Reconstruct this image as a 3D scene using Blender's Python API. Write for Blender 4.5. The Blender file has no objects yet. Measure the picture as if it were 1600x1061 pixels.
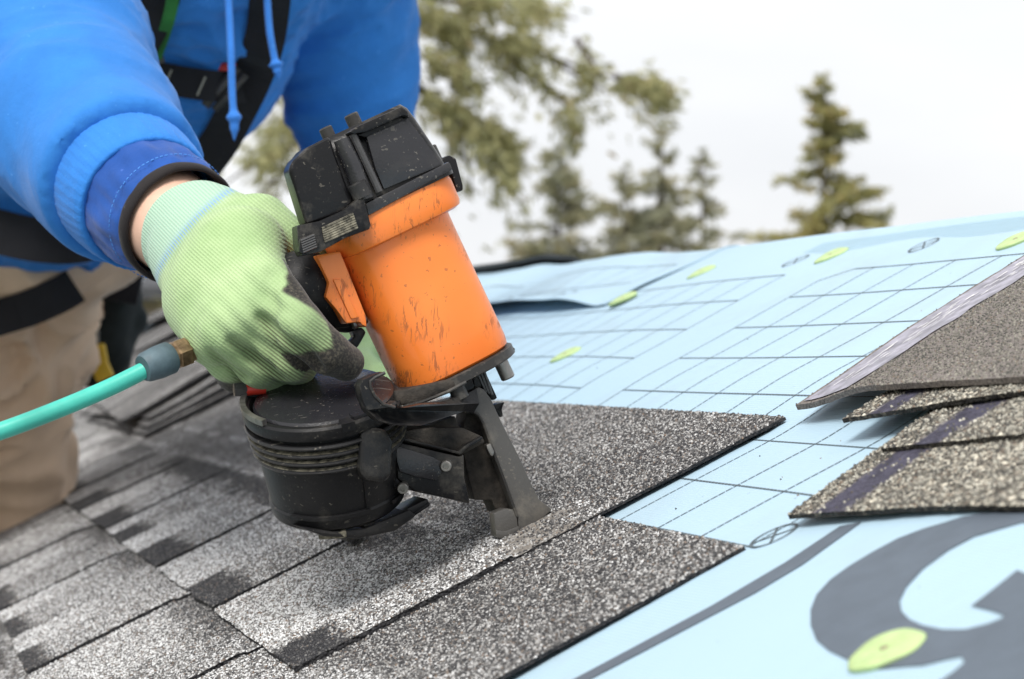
import bpy, bmesh, math, random
import numpy as np
from mathutils.bvhtree import BVHTree
from mathutils import Vector, Matrix
from mathutils.geometry import tessellate_polygon

random.seed(7)
rng = np.random.default_rng(7)
SC = bpy.context.scene
COL = SC.collection

# ------------------------------------------------------------------ camera, sky, sun, exposure
CAM = np.array([0.0, 0.0, 6.0])
F_PX, PITCH = 3307.47, math.radians(0.7115)
cam_d = bpy.data.cameras.new('camera')
cam = bpy.data.objects.new('camera', cam_d)
COL.objects.link(cam)
cam.location = CAM
cam.rotation_euler = (math.pi / 2 + PITCH, 0, 0)
cam_d.sensor_width = 36.0
cam_d.lens = F_PX / 1600 * 36
cam_d.clip_start, cam_d.clip_end = 0.05, 3000
cam_d.dof.use_dof = True
cam_d.dof.focus_distance = 1.29
cam_d.dof.aperture_fstop = 11.5
cam_d.dof.aperture_blades = 9
SC.camera = cam

SUN_DIR = Vector((-0.22, -0.62, 0.80)).normalized()      # towards the sun
SUN_EL = math.asin(SUN_DIR.z)
SUN_ROT = math.atan2(SUN_DIR.x, SUN_DIR.y)
world = bpy.data.worlds.new('World')
SC.world = world
world.use_nodes = True
wn, wl = world.node_tree.nodes, world.node_tree.links
wn.clear()
w_out = wn.new('ShaderNodeOutputWorld')
w_bg = wn.new('ShaderNodeBackground')
w_bg.inputs['Strength'].default_value = 0.1
w_sky = wn.new('ShaderNodeTexSky')
w_sky.sky_type = 'NISHITA'
w_sky.sun_disc = False
w_sky.sun_elevation, w_sky.sun_rotation = SUN_EL, SUN_ROT
w_sky.dust_density = 3.0
w_tc = wn.new('ShaderNodeTexCoord')
w_no = wn.new('ShaderNodeTexNoise')
w_no.inputs['Scale'].default_value = 2.2
w_no.inputs['Detail'].default_value = 5
w_map = wn.new('ShaderNodeMapping')
w_map.inputs['Scale'].default_value = (1, 1, 2.6)
w_ramp = wn.new('ShaderNodeValToRGB')
w_ramp.color_ramp.elements[0].position, w_ramp.color_ramp.elements[0].color = 0.3, (6.15, 6.25, 6.5, 1)
w_ramp.color_ramp.elements[1].position, w_ramp.color_ramp.elements[1].color = 0.62, (7.7, 7.7, 7.7, 1)
w_mix = wn.new('ShaderNodeMixRGB')
w_mix.inputs['Fac'].default_value = 0.9
wl.new(w_tc.outputs['Generated'], w_map.inputs['Vector'])
wl.new(w_map.outputs['Vector'], w_no.inputs['Vector'])
wl.new(w_no.outputs['Fac'], w_ramp.inputs['Fac'])
wl.new(w_sky.outputs['Color'], w_mix.inputs['Color1'])
wl.new(w_ramp.outputs['Color'], w_mix.inputs['Color2'])
wl.new(w_mix.outputs['Color'], w_bg.inputs['Color'])
wl.new(w_bg.outputs['Background'], w_out.inputs['Surface'])

sun_d = bpy.data.lights.new('sun', 'SUN')
sun_d.energy = 2.6
sun_d.angle = math.radians(25)
sun_d.color = (1.0, 0.965, 0.92)
sun = bpy.data.objects.new('sun', sun_d)
COL.objects.link(sun)
sun.location = (4, -4, 14)
sun.rotation_euler = SUN_DIR.to_track_quat('Z', 'Y').to_euler()

SC.view_settings.view_transform = 'Standard'
SC.view_settings.look = 'None'
SC.view_settings.exposure = 0.57
SC.view_settings.gamma = 1.0
SC.view_settings.use_curve_mapping = False
SC.render.engine = 'CYCLES'
SC.cycles.use_denoising = True
SC.cycles.max_bounces = 8

# ------------------------------------------------------------------ roof frame and measuring helpers
AZ, TILT, CAM_H = math.radians(-16.569), math.radians(26.026), 0.2592
EV = np.array([math.sin(AZ), math.cos(AZ), 0.0])                     # along the ridge, away
HV = np.array([math.cos(AZ), -math.sin(AZ), 0.0])
SV = math.cos(TILT) * HV + math.sin(TILT) * np.array([0, 0, 1.0])    # up the slope
NV = np.cross(SV, EV)
NV = NV if NV[2] > 0 else -NV                                        # off the roof
S2 = math.cos(TILT) * HV - math.sin(TILT) * np.array([0, 0, 1.0])    # down the other slope
N2 = math.sin(TILT) * HV + math.cos(TILT) * np.array([0, 0, 1.0])
CR = np.array([1.0, 0, 0]); CF = np.array([0, math.cos(PITCH), math.sin(PITCH)]); CU = np.array([0, -math.sin(PITCH), math.cos(PITCH)])


def ray(x, y):
    return CR * (x - 800) / F_PX + CU * (530.5 - y) / F_PX + CF


_r = ray(450, 1045)
O0 = _r * (-CAM_H / (_r @ NV)) + CAM                                  # roof origin


def W(u, v, w=0.0):
    return O0 + EV * u + SV * v + NV * w


def WA(u, v, w):
    return O0 + np.multiply.outer(u, EV) + np.multiply.outer(v, SV) + np.multiply.outer(w, NV)


def P(x, y, d):                                                       # a point at depth d metres
    return CAM + ray(x, y) * d


def on_roof(x, y, w=0.0):                                             # (u, v) where the sight line meets the roof at height w
    r = ray(x, y)
    q = r * ((-CAM_H + w) / (r @ NV)) + CAM - O0
    return q @ EV, q @ SV


def on_u(x, y, u):                                                    # (v, w) on the upright plane u
    r = ray(x, y)
    q = r * (((O0 - CAM) @ EV + u) / (r @ EV)) + CAM - O0
    return q @ SV, q @ NV


# ------------------------------------------------------------------ noise
def _hash(i, j, k):
    n = (i * 374761393 + j * 668265263 + k * 1274126177) & 0x7fffffff
    n = ((n ^ (n >> 13)) * 1274126177) & 0x7fffffff
    return ((n ^ (n >> 16)) & 0xffff) / 65535.0


def vnoise(p):
    p = np.asarray(p, float)
    i = np.floor(p).astype(np.int64); f = p - i
    f = f * f * (3 - 2 * f)
    r = 0
    for a in (0, 1):
        for b in (0, 1):
            for c in (0, 1):
                wgt = (f[..., 0] if a else 1 - f[..., 0]) * (f[..., 1] if b else 1 - f[..., 1]) * (f[..., 2] if c else 1 - f[..., 2])
                r = r + wgt * _hash(i[..., 0] + a, i[..., 1] + b, i[..., 2] + c)
    return r


def fbm(p, o=3):
    p = np.asarray(p, float); s = 0; a = 0.5; t = 0
    for _ in range(o):
        s = s + a * vnoise(p); t += a; p = p * 2.03 + 17.3; a *= 0.5
    return s / t


def n2(u, v, s=1.0, z=0.0):
    u = np.asarray(u, float); v = np.asarray(v, float)
    return vnoise(np.stack([u * s, v * s, np.full(np.broadcast(u, v).shape, z)], -1))


def sst(a, b, x):
    t = np.clip((np.asarray(x, float) - a) / (b - a), 0, 1)
    return t * t * (3 - 2 * t)


# ------------------------------------------------------------------ objects
def root_of(o):
    while o.parent:
        o = o.parent
    return o


def thing(name, label, cat, loc, group=None):
    o = bpy.data.objects.new(name, None)
    COL.objects.link(o)
    o.empty_display_size = 0.05
    o.location = [float(c) for c in loc]
    o['label'] = label; o['category'] = cat
    if group: o['group'] = group
    return o


def tag(o, label=None, cat=None, group=None, kind=None):
    if label: o['label'] = label
    if cat: o['category'] = cat
    if group: o['group'] = group
    if kind: o['kind'] = kind
    return o


def mk(name, V, Fc, m, parent=None, smooth=False, attrs=None, origin=None, sharp=None):
    V = np.asarray(V, float)
    if parent is not None:
        L = np.array(root_of(parent).location)
    elif origin is not None:
        L = np.asarray(origin, float)
    else:
        L = np.array([V[:, 0].mean(), V[:, 1].mean(), V[:, 2].min()])
    me = bpy.data.meshes.new(name)
    if isinstance(Fc, np.ndarray):
        n, q = Fc.shape
        me.vertices.add(len(V)); me.vertices.foreach_set('co', (V - L).astype(np.float32).ravel())
        me.loops.add(n * q); me.loops.foreach_set('vertex_index', Fc.astype(np.int32).ravel())
        me.polygons.add(n)
        me.polygons.foreach_set('loop_start', np.arange(0, n * q, q, dtype=np.int32))
        me.update(calc_edges=True)
        me.validate()
    else:
        me.from_pydata((V - L).tolist(), [], [list(map(int, f)) for f in Fc])
        me.update()
    for k, a in (attrs or {}).items():
        at = me.attributes.new(k, 'FLOAT', 'POINT')
        at.data.foreach_set('value', np.asarray(a, np.float32))
    if smooth:
        me.polygons.foreach_set('use_smooth', np.ones(len(me.polygons), bool))
        if sharp is not None:
            me.set_sharp_from_angle(angle=math.radians(sharp))
    o = bpy.data.objects.new(name, me)
    me.materials.append(m)
    COL.objects.link(o)
    if parent is not None:
        o.parent = parent
    else:
        o.location = [float(c) for c in L]
    return o


def grid_faces(nu, nv, mask=None):
    i, j = np.meshgrid(np.arange(nu - 1), np.arange(nv - 1), indexing='ij')
    a = i * nv + j
    f = np.stack([a, a + nv, a + nv + 1, a + 1], -1)
    if mask is not None:
        f = f[mask]
    return f.reshape(-1, 4)


def solid_sheet(Ptop, Pbot, faces):
    """closed slab from a top grid, a bottom grid and a list of top quads"""
    n = len(Ptop)
    e = np.concatenate([faces[:, [0, 1]], faces[:, [1, 2]], faces[:, [2, 3]], faces[:, [3, 0]]])
    key = np.sort(e, 1); key = key[:, 0] * (n + 1) + key[:, 1]
    _, inv, cnt = np.unique(key, return_inverse=True, return_counts=True)
    b = e[cnt[inv] == 1]
    side = np.stack([b[:, 1], b[:, 0], b[:, 0] + n, b[:, 1] + n], -1)
    F = np.concatenate([faces, faces[:, ::-1] + n, side])
    return np.concatenate([Ptop, Pbot]), F


def solid_sheet4(Ptop, Pbot, faces):
    """same slab, with vertices of their own for the cut edges"""
    V, F = solid_sheet(Ptop, Pbot, faces)
    F = F.copy(); k = 2 * len(faces); F[k:] += len(V)
    return np.concatenate([V, V]), F


def merge(parts):
    V, Fs, o = [], [], 0
    for v, f in parts:
        V.append(np.asarray(v, float)); Fs += [[i + o for i in q] for q in f]; o += len(v)
    return np.concatenate(V), Fs


def tube(pts, r, n=12, cap=True):
    pts = [np.asarray(p, float) for p in pts]
    rs = r if hasattr(r, '__len__') else [r] * len(pts)
    V, Fc = [], []
    t0 = pts[1] - pts[0]
    up = np.array([0, 0, 1.0]) if abs(t0[2]) < 0.9 * np.linalg.norm(t0) else np.array([1.0, 0, 0])
    for i, p in enumerate(pts):
        t = pts[min(i + 1, len(pts) - 1)] - pts[max(i - 1, 0)]
        t = t / np.linalg.norm(t)
        x = up - t * (up @ t); x /= np.linalg.norm(x); y = np.cross(t, x); up = x
        for k in range(n):
            a = 2 * math.pi * k / n
            V.append(p + (x * math.cos(a) + y * math.sin(a)) * rs[i])
    for i in range(len(pts) - 1):
        for k in range(n):
            a, b = i * n + k, i * n + (k + 1) % n
            Fc.append([a, b, b + n, a + n])
    if cap:
        Fc.append(list(range(n))[::-1]); Fc.append(list(range((len(pts) - 1) * n, len(pts) * n)))
    return np.array(V), Fc


def lathe(base, axis, prof, n=40, xdir=None, squash=None, power=None):
    """prof: list of (radius, height); squash: radius factor on the y side; power: superellipse exponent"""
    axis = np.asarray(axis, float) / np.linalg.norm(axis)
    x = np.asarray(xdir if xdir is not None else (SV if abs(axis @ SV) < 0.9 else EV), float)
    x = x - axis * (x @ axis); x /= np.linalg.norm(x); y = np.cross(axis, x)
    V, Fc = [], []
    for r, h in prof:
        for k in range(n):
            a = 2 * math.pi * k / n; c, s = math.cos(a), math.sin(a)
            if power:
                m = (abs(c) ** power + abs(s) ** power) ** (-1 / power); c, s = c * m, s * m
            V.append(base + axis * h + (x * c + y * s * (squash or 1)) * r)
    for i in range(len(prof) - 1):
        for k in range(n):
            a, b = i * n + k, i * n + (k + 1) % n
            Fc.append([a, b, b + n, a + n])
    Fc.append(list(range(n))[::-1]); Fc.append(list(range((len(prof) - 1) * n, len(prof) * n)))
    return np.array(V), Fc


def bevelled(V, Fc, off, seg=2, ang=25):
    bm = bmesh.new()
    vs = [bm.verts.new(v) for v in V]
    for f in Fc:
        try: bm.faces.new([vs[i] for i in f])
        except ValueError: pass
    bmesh.ops.recalc_face_normals(bm, faces=bm.faces)
    ed = [e for e in bm.edges if len(e.link_faces) == 2 and e.calc_face_angle(0) > math.radians(ang)]
    bmesh.ops.bevel(bm, geom=ed, offset=off, segments=seg, profile=0.6, affect='EDGES', clamp_overlap=True)
    bmesh.ops.triangulate(bm, faces=[f for f in bm.faces if len(f.verts) > 4])
    bm.verts.index_update()
    V2 = np.array([v.co[:] for v in bm.verts]); F2 = [[v.index for v in f.verts] for f in bm.faces]
    bm.free()
    return V2, F2


def box_pts(c, ax, half):
    ax = [np.asarray(a, float) for a in ax]
    V = [c + ax[0] * half[0] * i + ax[1] * half[1] * j + ax[2] * half[2] * k for i in (-1, 1) for j in (-1, 1) for k in (-1, 1)]
    return np.array(V), [[0, 1, 3, 2], [4, 6, 7, 5], [0, 4, 5, 1], [2, 3, 7, 6], [0, 2, 6, 4], [1, 5, 7, 3]]


# ------------------------------------------------------------------ smooth bodies (distance field + surface nets)
def cone(a, b, ra, rb, k=0.01, cut=False):
    return ('c', np.asarray(a, float), np.asarray(b, float), ra, rb, k, cut)


def ell(c, axes, k=0.01, cut=False):                                  # axes: three vectors with their lengths
    return ('e', np.asarray(c, float), np.asarray(axes, float), None, None, k, cut)


def chain(pr, k=0.01):
    return [cone(pr[i][0], pr[i + 1][0], pr[i][1], pr[i + 1][1], k) for i in range(len(pr) - 1)]


def cutball(c, n, R):                                                # removes the half ball on the side n points to
    return ('h', np.asarray(c, float), np.asarray(n, float) / np.linalg.norm(n), R, 0, 0.004, True)


def pdist(p, X):
    if p[0] == 'h':
        return np.maximum(-((X - p[1]) @ p[2]), np.linalg.norm(X - p[1], axis=-1) - p[3])
    if p[0] == 'c':
        a, b, ra, rb = p[1:5]
        ab = b - a
        t = np.clip(((X - a) @ ab) / max(ab @ ab, 1e-12), 0, 1)
        return np.linalg.norm(X - a - t[..., None] * ab, axis=-1) - (ra + (rb - ra) * t)
    c, ax = p[1], p[2]
    L = np.linalg.norm(ax, axis=1)
    q = ((X - c) @ (ax / L[:, None] ** 2).T)
    k0 = np.linalg.norm(q, axis=-1)
    k1 = np.linalg.norm(q / L, axis=-1)
    return k0 * (k0 - 1) / np.maximum(k1, 1e-6)


def smin(a, b, k):
    h = np.maximum(k - np.abs(a - b), 0) / k
    return np.minimum(a, b) - h * h * k / 4


def pbox(p):
    if p[0] == 'c':
        r = max(p[3], p[4])
        return np.minimum(p[1], p[2]) - r, np.maximum(p[1], p[2]) + r
    if p[0] == 'h':
        return p[1] - p[3], p[1] + p[3]
    e = np.sqrt((p[2] ** 2).sum(0))
    return p[1] - e, p[1] + e


def sdf(prims, X):
    F = np.full(X.shape[:-1], 1.0)
    for p in prims:
        d = pdist(p, X)
        F = -smin(-F, d, p[5]) if p[6] else smin(F, d, p[5])
    return F


def blob(prims, h, post=None):
    bs = [pbox(p) for p in prims if not p[6]]
    lo = np.min([b[0] for b in bs], 0) - 3 * h - 0.01; hi = np.max([b[1] for b in bs], 0) + 3 * h + 0.01
    n = np.ceil((hi - lo) / h).astype(int) + 1
    ax = [lo[i] + h * np.arange(n[i]) for i in range(3)]
    F = np.full(n, 0.5)
    for p in prims:
        a, b = pbox(p); m = p[5] + 3 * h
        i0 = np.maximum(np.floor((a - m - lo) / h).astype(int), 0); i1 = np.minimum(np.ceil((b + m - lo) / h).astype(int) + 1, n)
        if (i1 <= i0).any(): continue
        sl = tuple(slice(i0[i], i1[i]) for i in range(3))
        X = np.stack(np.meshgrid(*[ax[i][sl[i]] for i in range(3)], indexing='ij'), -1)
        d = pdist(p, X)
        F[sl] = -smin(-F[sl], d, p[5]) if p[6] else smin(F[sl], d, p[5])
    ins = F < 0
    c = np.zeros(n - 1, int)
    cs = [(i, j, k) for i in (0, 1) for j in (0, 1) for k in (0, 1)]

    def sub(A, o): return A[o[0]:A.shape[0] - 1 + o[0], o[1]:A.shape[1] - 1 + o[1], o[2]:A.shape[2] - 1 + o[2]]
    for o in cs: c += sub(ins, o)
    act = (c > 0) & (c < 8)
    cell = np.argwhere(act)
    idx = np.full(n - 1, -1); idx[act] = np.arange(len(cell))
    acc = np.zeros((len(cell), 3)); cnt = np.zeros(len(cell))
    for a in cs:
        for d in range(3):
            if a[d]: continue
            b = list(a); b[d] = 1
            fa = F[cell[:, 0] + a[0], cell[:, 1] + a[1], cell[:, 2] + a[2]]; fb = F[cell[:, 0] + b[0], cell[:, 1] + b[1], cell[:, 2] + b[2]]
            x = (fa < 0) != (fb < 0)
            t = np.where(x, fa / np.where(x, fa - fb, 1), 0)
            q = np.tile(np.array(a, float), (len(cell), 1)); q[:, d] += t
            acc += q * x[:, None]; cnt += x
    V = lo + h * (cell + acc / cnt[:, None])
    Q = []
    for d in range(3):
        e1, e2 = [(1, 2), (2, 0), (0, 1)][d]
        sA = [slice(None)] * 3; sB = [slice(None)] * 3
        sA[d] = slice(0, -1); sB[d] = slice(1, None)
        A, B = ins[tuple(sA)], ins[tuple(sB)]
        g = np.argwhere(A != B)
        g = g[(g[:, e1] > 0) & (g[:, e2] > 0) & (g[:, e1] < n[e1] - 1) & (g[:, e2] < n[e2] - 1)]
        u1 = np.zeros(3, int); u1[e1] = 1; u2 = np.zeros(3, int); u2[e2] = 1
        q = np.stack([idx[tuple((g - u1 - u2).T)], idx[tuple((g - u2).T)], idx[tuple(g.T)], idx[tuple((g - u1).T)]], -1)
        fl = ~A[tuple(g.T)]
        q[fl] = q[fl][:, ::-1]
        Q.append(q)
    Q = np.concatenate(Q)
    Q = Q[(Q >= 0).all(1)]
    return V, Q


def vnormals(V, Q):
    n = np.cross(V[Q[:, 2]] - V[Q[:, 0]], V[Q[:, 3]] - V[Q[:, 1]])
    N = np.zeros_like(V)
    for k in range(4): np.add.at(N, Q[:, k], n)
    return N / np.maximum(np.linalg.norm(N, axis=1), 1e-12)[:, None]


def hit(prims, x, y, d0, d1):
    r = ray(x, y); d = d0
    for _ in range(120):
        f = float(sdf(prims, (CAM + r * d)[None])[0])
        if f < 0.0008 or d > d1: break
        d += f * 0.8
    return d


# ------------------------------------------------------------------ materials
def M(name):
    m = bpy.data.materials.new(name)
    m.use_nodes = True
    nt = m.node_tree
    b = nt.nodes['Principled BSDF']
    return m, nt, b


def nd(nt, t, **kw):
    n = nt.nodes.new(t)
    for k, v in kw.items():
        if hasattr(n, k) and not k[0].isupper(): setattr(n, k, v)
        else: n.inputs[k.replace('_', ' ')].default_value = v
    return n


def mth(nt, op, a, b=None, c=None, clamp=False):
    n = nt.nodes.new('ShaderNodeMath'); n.operation = op; n.use_clamp = clamp
    for i, x in enumerate((a, b, c)):
        if x is None: continue
        if isinstance(x, (int, float)): n.inputs[i].default_value = x
        else: nt.links.new(x, n.inputs[i])
    return n.outputs[0]


def ramp(nt, fac, els):
    n = nt.nodes.new('ShaderNodeValToRGB')
    cr = n.color_ramp
    while len(cr.elements) < len(els): cr.elements.new(0.5)
    for e, (p, c) in zip(cr.elements, els):
        e.position = p; e.color = (*c, 1) if len(c) == 3 else c
    nt.links.new(fac, n.inputs['Fac'])
    return n.outputs['Color']


def mixc(nt, fac, a, b):
    n = nt.nodes.new('ShaderNodeMixRGB')
    for i, x in zip(('Fac', 'Color1', 'Color2'), (fac, a, b)):
        if isinstance(x, (int, float)): n.inputs[i].default_value = x
        elif isinstance(x, tuple): n.inputs[i].default_value = (*x, 1)
        else: nt.links.new(x, n.inputs[i])
    return n.outputs['Color']


def bump(nt, b, h, strength=0.5, dist=0.001):
    n = nt.nodes.new('ShaderNodeBump')
    n.inputs['Strength'].default_value = strength
    n.inputs['Distance'].default_value = dist
    nt.links.new(h, n.inputs['Height'])
    nt.links.new(n.outputs['Normal'], b.inputs['Normal'])
    return n


def attr(nt, name):
    n = nt.nodes.new('ShaderNodeAttribute'); n.attribute_name = name
    return n.outputs['Fac']


def objco(nt):
    return nt.nodes.new('ShaderNodeTexCoord').outputs['Object']


def noise(nt, vec, scale, detail=3, rough=0.5, dist=0.0):
    n = nd(nt, 'ShaderNodeTexNoise', Scale=scale, Detail=detail, Roughness=rough, Distortion=dist)
    nt.links.new(vec, n.inputs['Vector'])
    return n.outputs['Fac']


def plain(name, col, rough=0.6, metal=0.0, nscale=0, namp=0.15, bstr=0.0, bscale=200, bdist=0.0005, spec=0.5):
    m, nt, b = M(name)
    b.inputs['Roughness'].default_value = rough; b.inputs['Metallic'].default_value = metal
    b.inputs['Base Color'].default_value = (*col, 1)
    b.inputs['Specular IOR Level'].default_value = spec
    co = objco(nt)
    if nscale:
        f = noise(nt, co, nscale, 4, 0.6)
        d = tuple(c * (1 - namp * 1.6) for c in col); l = tuple(min(1, c * (1 + namp)) for c in col)
        nt.links.new(ramp(nt, f, [(0.3, d), (0.7, l)]), b.inputs['Base Color'])
    if bstr:
        bump(nt, b, noise(nt, co, bscale, 3, 0.6), bstr, bdist)
    return m


def mat_granule(name, tint=(1, 1, 1), scale=470, gain=1.12, strip=False):
    m, nt, b = M(name)
    co = objco(nt)
    v = nd(nt, 'ShaderNodeTexVoronoi', Scale=scale); nt.links.new(co, v.inputs['Vector'])
    sp = nt.nodes.new('ShaderNodeSeparateColor'); nt.links.new(v.outputs['Color'], sp.inputs['Color'])
    sh = attr(nt, 'shade')
    fine = noise(nt, co, 60, 4, 0.7)
    mid = noise(nt, co, 9, 3, 0.6)
    x = mth(nt, 'MULTIPLY_ADD', sp.outputs['Red'], 0.95, mth(nt, 'MULTIPLY_ADD', sh, 0.95, -0.47))
    x = mth(nt, 'ADD', x, mth(nt, 'MULTIPLY_ADD', fine, 0.5, -0.25))
    x = mth(nt, 'ADD', x, mth(nt, 'MULTIPLY_ADD', mid, 0.30, -0.15), clamp=True)
    g = lambda a, t: tuple(a * gain * t[i] * tint[i] for i in range(3))
    col = ramp(nt, x, [(0.0, g(0.018, (1, 1, 1.12))), (0.30, g(0.040, (1, 1, 1.04))), (0.55, g(0.125, (1.03, 1, 0.97))), (0.76, g(0.34, (1.01, 1, 0.98))), (1.0, g(0.78, (0.99, 1, 1.01)))])
    brown = mth(nt, 'MULTIPLY', mth(nt, 'GREATER_THAN', sp.outputs['Green'], 0.80), mth(nt, 'MULTIPLY', sh, 0.9, clamp=True))
    col = mixc(nt, brown, col, tuple(c * gain for c in (0.13, 0.095, 0.07)))
    du = attr(nt, 'dust')
    dcol = ramp(nt, noise(nt, co, 90, 4, 0.7), [(0.3, (0.16, 0.145, 0.13)), (0.7, (0.38, 0.345, 0.30))])
    col = mixc(nt, du, col, dcol)
    if strip:
        st = attr(nt, 'strip')
        scol = ramp(nt, noise(nt, co, 120, 3, 0.7), [(0.3, (0.030, 0.028, 0.045)), (0.75, (0.10, 0.095, 0.14))])
        col = mixc(nt, st, col, scol)
    nt.links.new(col, b.inputs['Base Color'])
    b.inputs['Roughness'].default_value = 0.8
    b.inputs['Specular IOR Level'].default_value = 0.35
    hgt = mth(nt, 'SUBTRACT', 1.0, mth(nt, 'MULTIPLY', v.outputs['Distance'], 1.2))
    hgt = mth(nt, 'ADD', hgt, mth(nt, 'MULTIPLY', sp.outputs['Blue'], 0.5))
    hgt = mth(nt, 'MULTIPLY', hgt, mth(nt, 'MULTIPLY_ADD', du, -0.75, 1.0))
    bump(nt, b, hgt, 1.0, 0.0016)
    return m


def mat_fabric(name, col, dark=0.75, weave=900, bs=0.25, sheen=0.25, rough=0.85, mottle=30):
    m, nt, b = M(name)
    co = objco(nt)
    f = noise(nt, co, mottle, 4, 0.65)
    fc = ramp(nt, f, [(0.25, tuple(c * dark for c in col)), (0.75, col)])
    lint = mth(nt, 'MULTIPLY', mth(nt, 'GREATER_THAN', noise(nt, co, 240, 2, 0.5), 0.735), 0.35)
    fc = mixc(nt, lint, fc, tuple(min(0.8, c * 1.5 + 0.10) for c in col))
    nt.links.new(fc, b.inputs['Base Color'])
    b.inputs['Roughness'].default_value = rough
    b.inputs['Sheen Weight'].default_value = sheen
    b.inputs['Sheen Roughness'].default_value = 0.4
    b.inputs['Specular IOR Level'].default_value = 0.25
    h = mth(nt, 'ADD', noise(nt, co, weave, 2, 0.5), mth(nt, 'MULTIPLY', noise(nt, co, weave / 9, 3, 0.6), 1.6))
    h = mth(nt, 'ADD', h, mth(nt, 'MULTIPLY', noise(nt, co, weave / 32, 3, 0.55, 0.8), 4.0))
    bump(nt, b, h, bs, 0.001)
    return m


def mat_tool_black(name, col=(0.010, 0.010, 0.011), rough=0.30, dust=0.5, spec=0.22):
    m, nt, b = M(name)
    co = objco(nt)
    sc = noise(nt, co, 38, 5, 0.72)
    spk = noise(nt, co, 420, 2, 0.6)
    d = mth(nt, 'MULTIPLY', ramp(nt, sc, [(0.52, (0, 0, 0)), (0.80, (1, 1, 1))]), dust)
    d = mth(nt, 'MAXIMUM', d, mth(nt, 'MULTIPLY', mth(nt, 'MULTIPLY', mth(nt, 'GREATER_THAN', spk, 0.672), ramp(nt, noise(nt, co, 55, 2, 0.5), [(0.42, (0, 0, 0)), (0.62, (1, 1, 1))])), 0.75))
    mp = nt.nodes.new('ShaderNodeMapping'); mp.inputs['Rotation'].default_value = (0.4, 0.9, 0.6); mp.inputs['Scale'].default_value = (18, 500, 240)
    nt.links.new(co, mp.inputs['Vector'])
    scr = noise(nt, mp.outputs['Vector'], 1.0, 2, 0.5)
    d = mth(nt, 'MAXIMUM', d, mth(nt, 'MULTIPLY', mth(nt, 'GREATER_THAN', scr, 0.69), 0.4))
    # worn, lighter edges
    ge = nt.nodes.new('ShaderNodeNewGeometry')
    pt = ramp(nt, ge.outputs['Pointiness'], [(0.56, (0, 0, 0)), (0.68, (1, 1, 1))])
    c = mixc(nt, d, col, (0.17, 0.155, 0.13))
    c = mixc(nt, mth(nt, 'MULTIPLY', pt, 0.4), c, (0.20, 0.195, 0.19))
    nt.links.new(c, b.inputs['Base Color'])
    b.inputs['Specular IOR Level'].default_value = spec
    nt.links.new(mth(nt, 'MULTIPLY_ADD', d, 0.4, rough), b.inputs['Roughness'])
    bump(nt, b, mth(nt, 'ADD', noise(nt, co, 700, 2, 0.5), sc), 0.25, 0.0006)
    return m


def mat_orange(name):
    m, nt, b = M(name)
    co = objco(nt)
    big = noise(nt, co, 14, 3, 0.5)
    col = ramp(nt, big, [(0.3, (0.80, 0.178, 0.022)), (0.7, (0.90, 0.25, 0.042))])
    mk1 = noise(nt, co, 30, 2, 0.5)
    mp = nt.nodes.new('ShaderNodeMapping'); mp.inputs['Rotation'].default_value = (0.3, 0.5, 0.35); mp.inputs['Scale'].default_value = (330, 60, 75)
    nt.links.new(co, mp.inputs['Vector'])
    st = noise(nt, mp.outputs['Vector'], 1.0, 4, 0.75, 0.6)
    s = mth(nt, 'MULTIPLY', ramp(nt, st, [(0.545, (0, 0, 0)), (0.60, (1, 1, 1))]), ramp(nt, mk1, [(0.47, (0, 0, 0)), (0.58, (1, 1, 1))]))
    col = mixc(nt, mth(nt, 'MULTIPLY', s, 0.6), col, (0.16, 0.05, 0.02))
    spk = mth(nt, 'GREATER_THAN', noise(nt, co, 260, 2, 0.6), 0.70)
    col = mixc(nt, mth(nt, 'MULTIPLY', spk, 0.6), col, (0.30, 0.09, 0.03))
    nt.links.new(col, b.inputs['Base Color'])
    b.inputs['Roughness'].default_value = 0.36
    nt.links.new(mth(nt, 'MULTIPLY_ADD', s, 0.3, 0.34), b.inputs['Roughness'])
    b.inputs['Coat Weight'].default_value = 0.15
    bump(nt, b, mth(nt, 'ADD', noise(nt, co, 90, 3, 0.5), mth(nt, 'MULTIPLY', s, -0.6)), 0.12, 0.0008)
    return m


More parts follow.
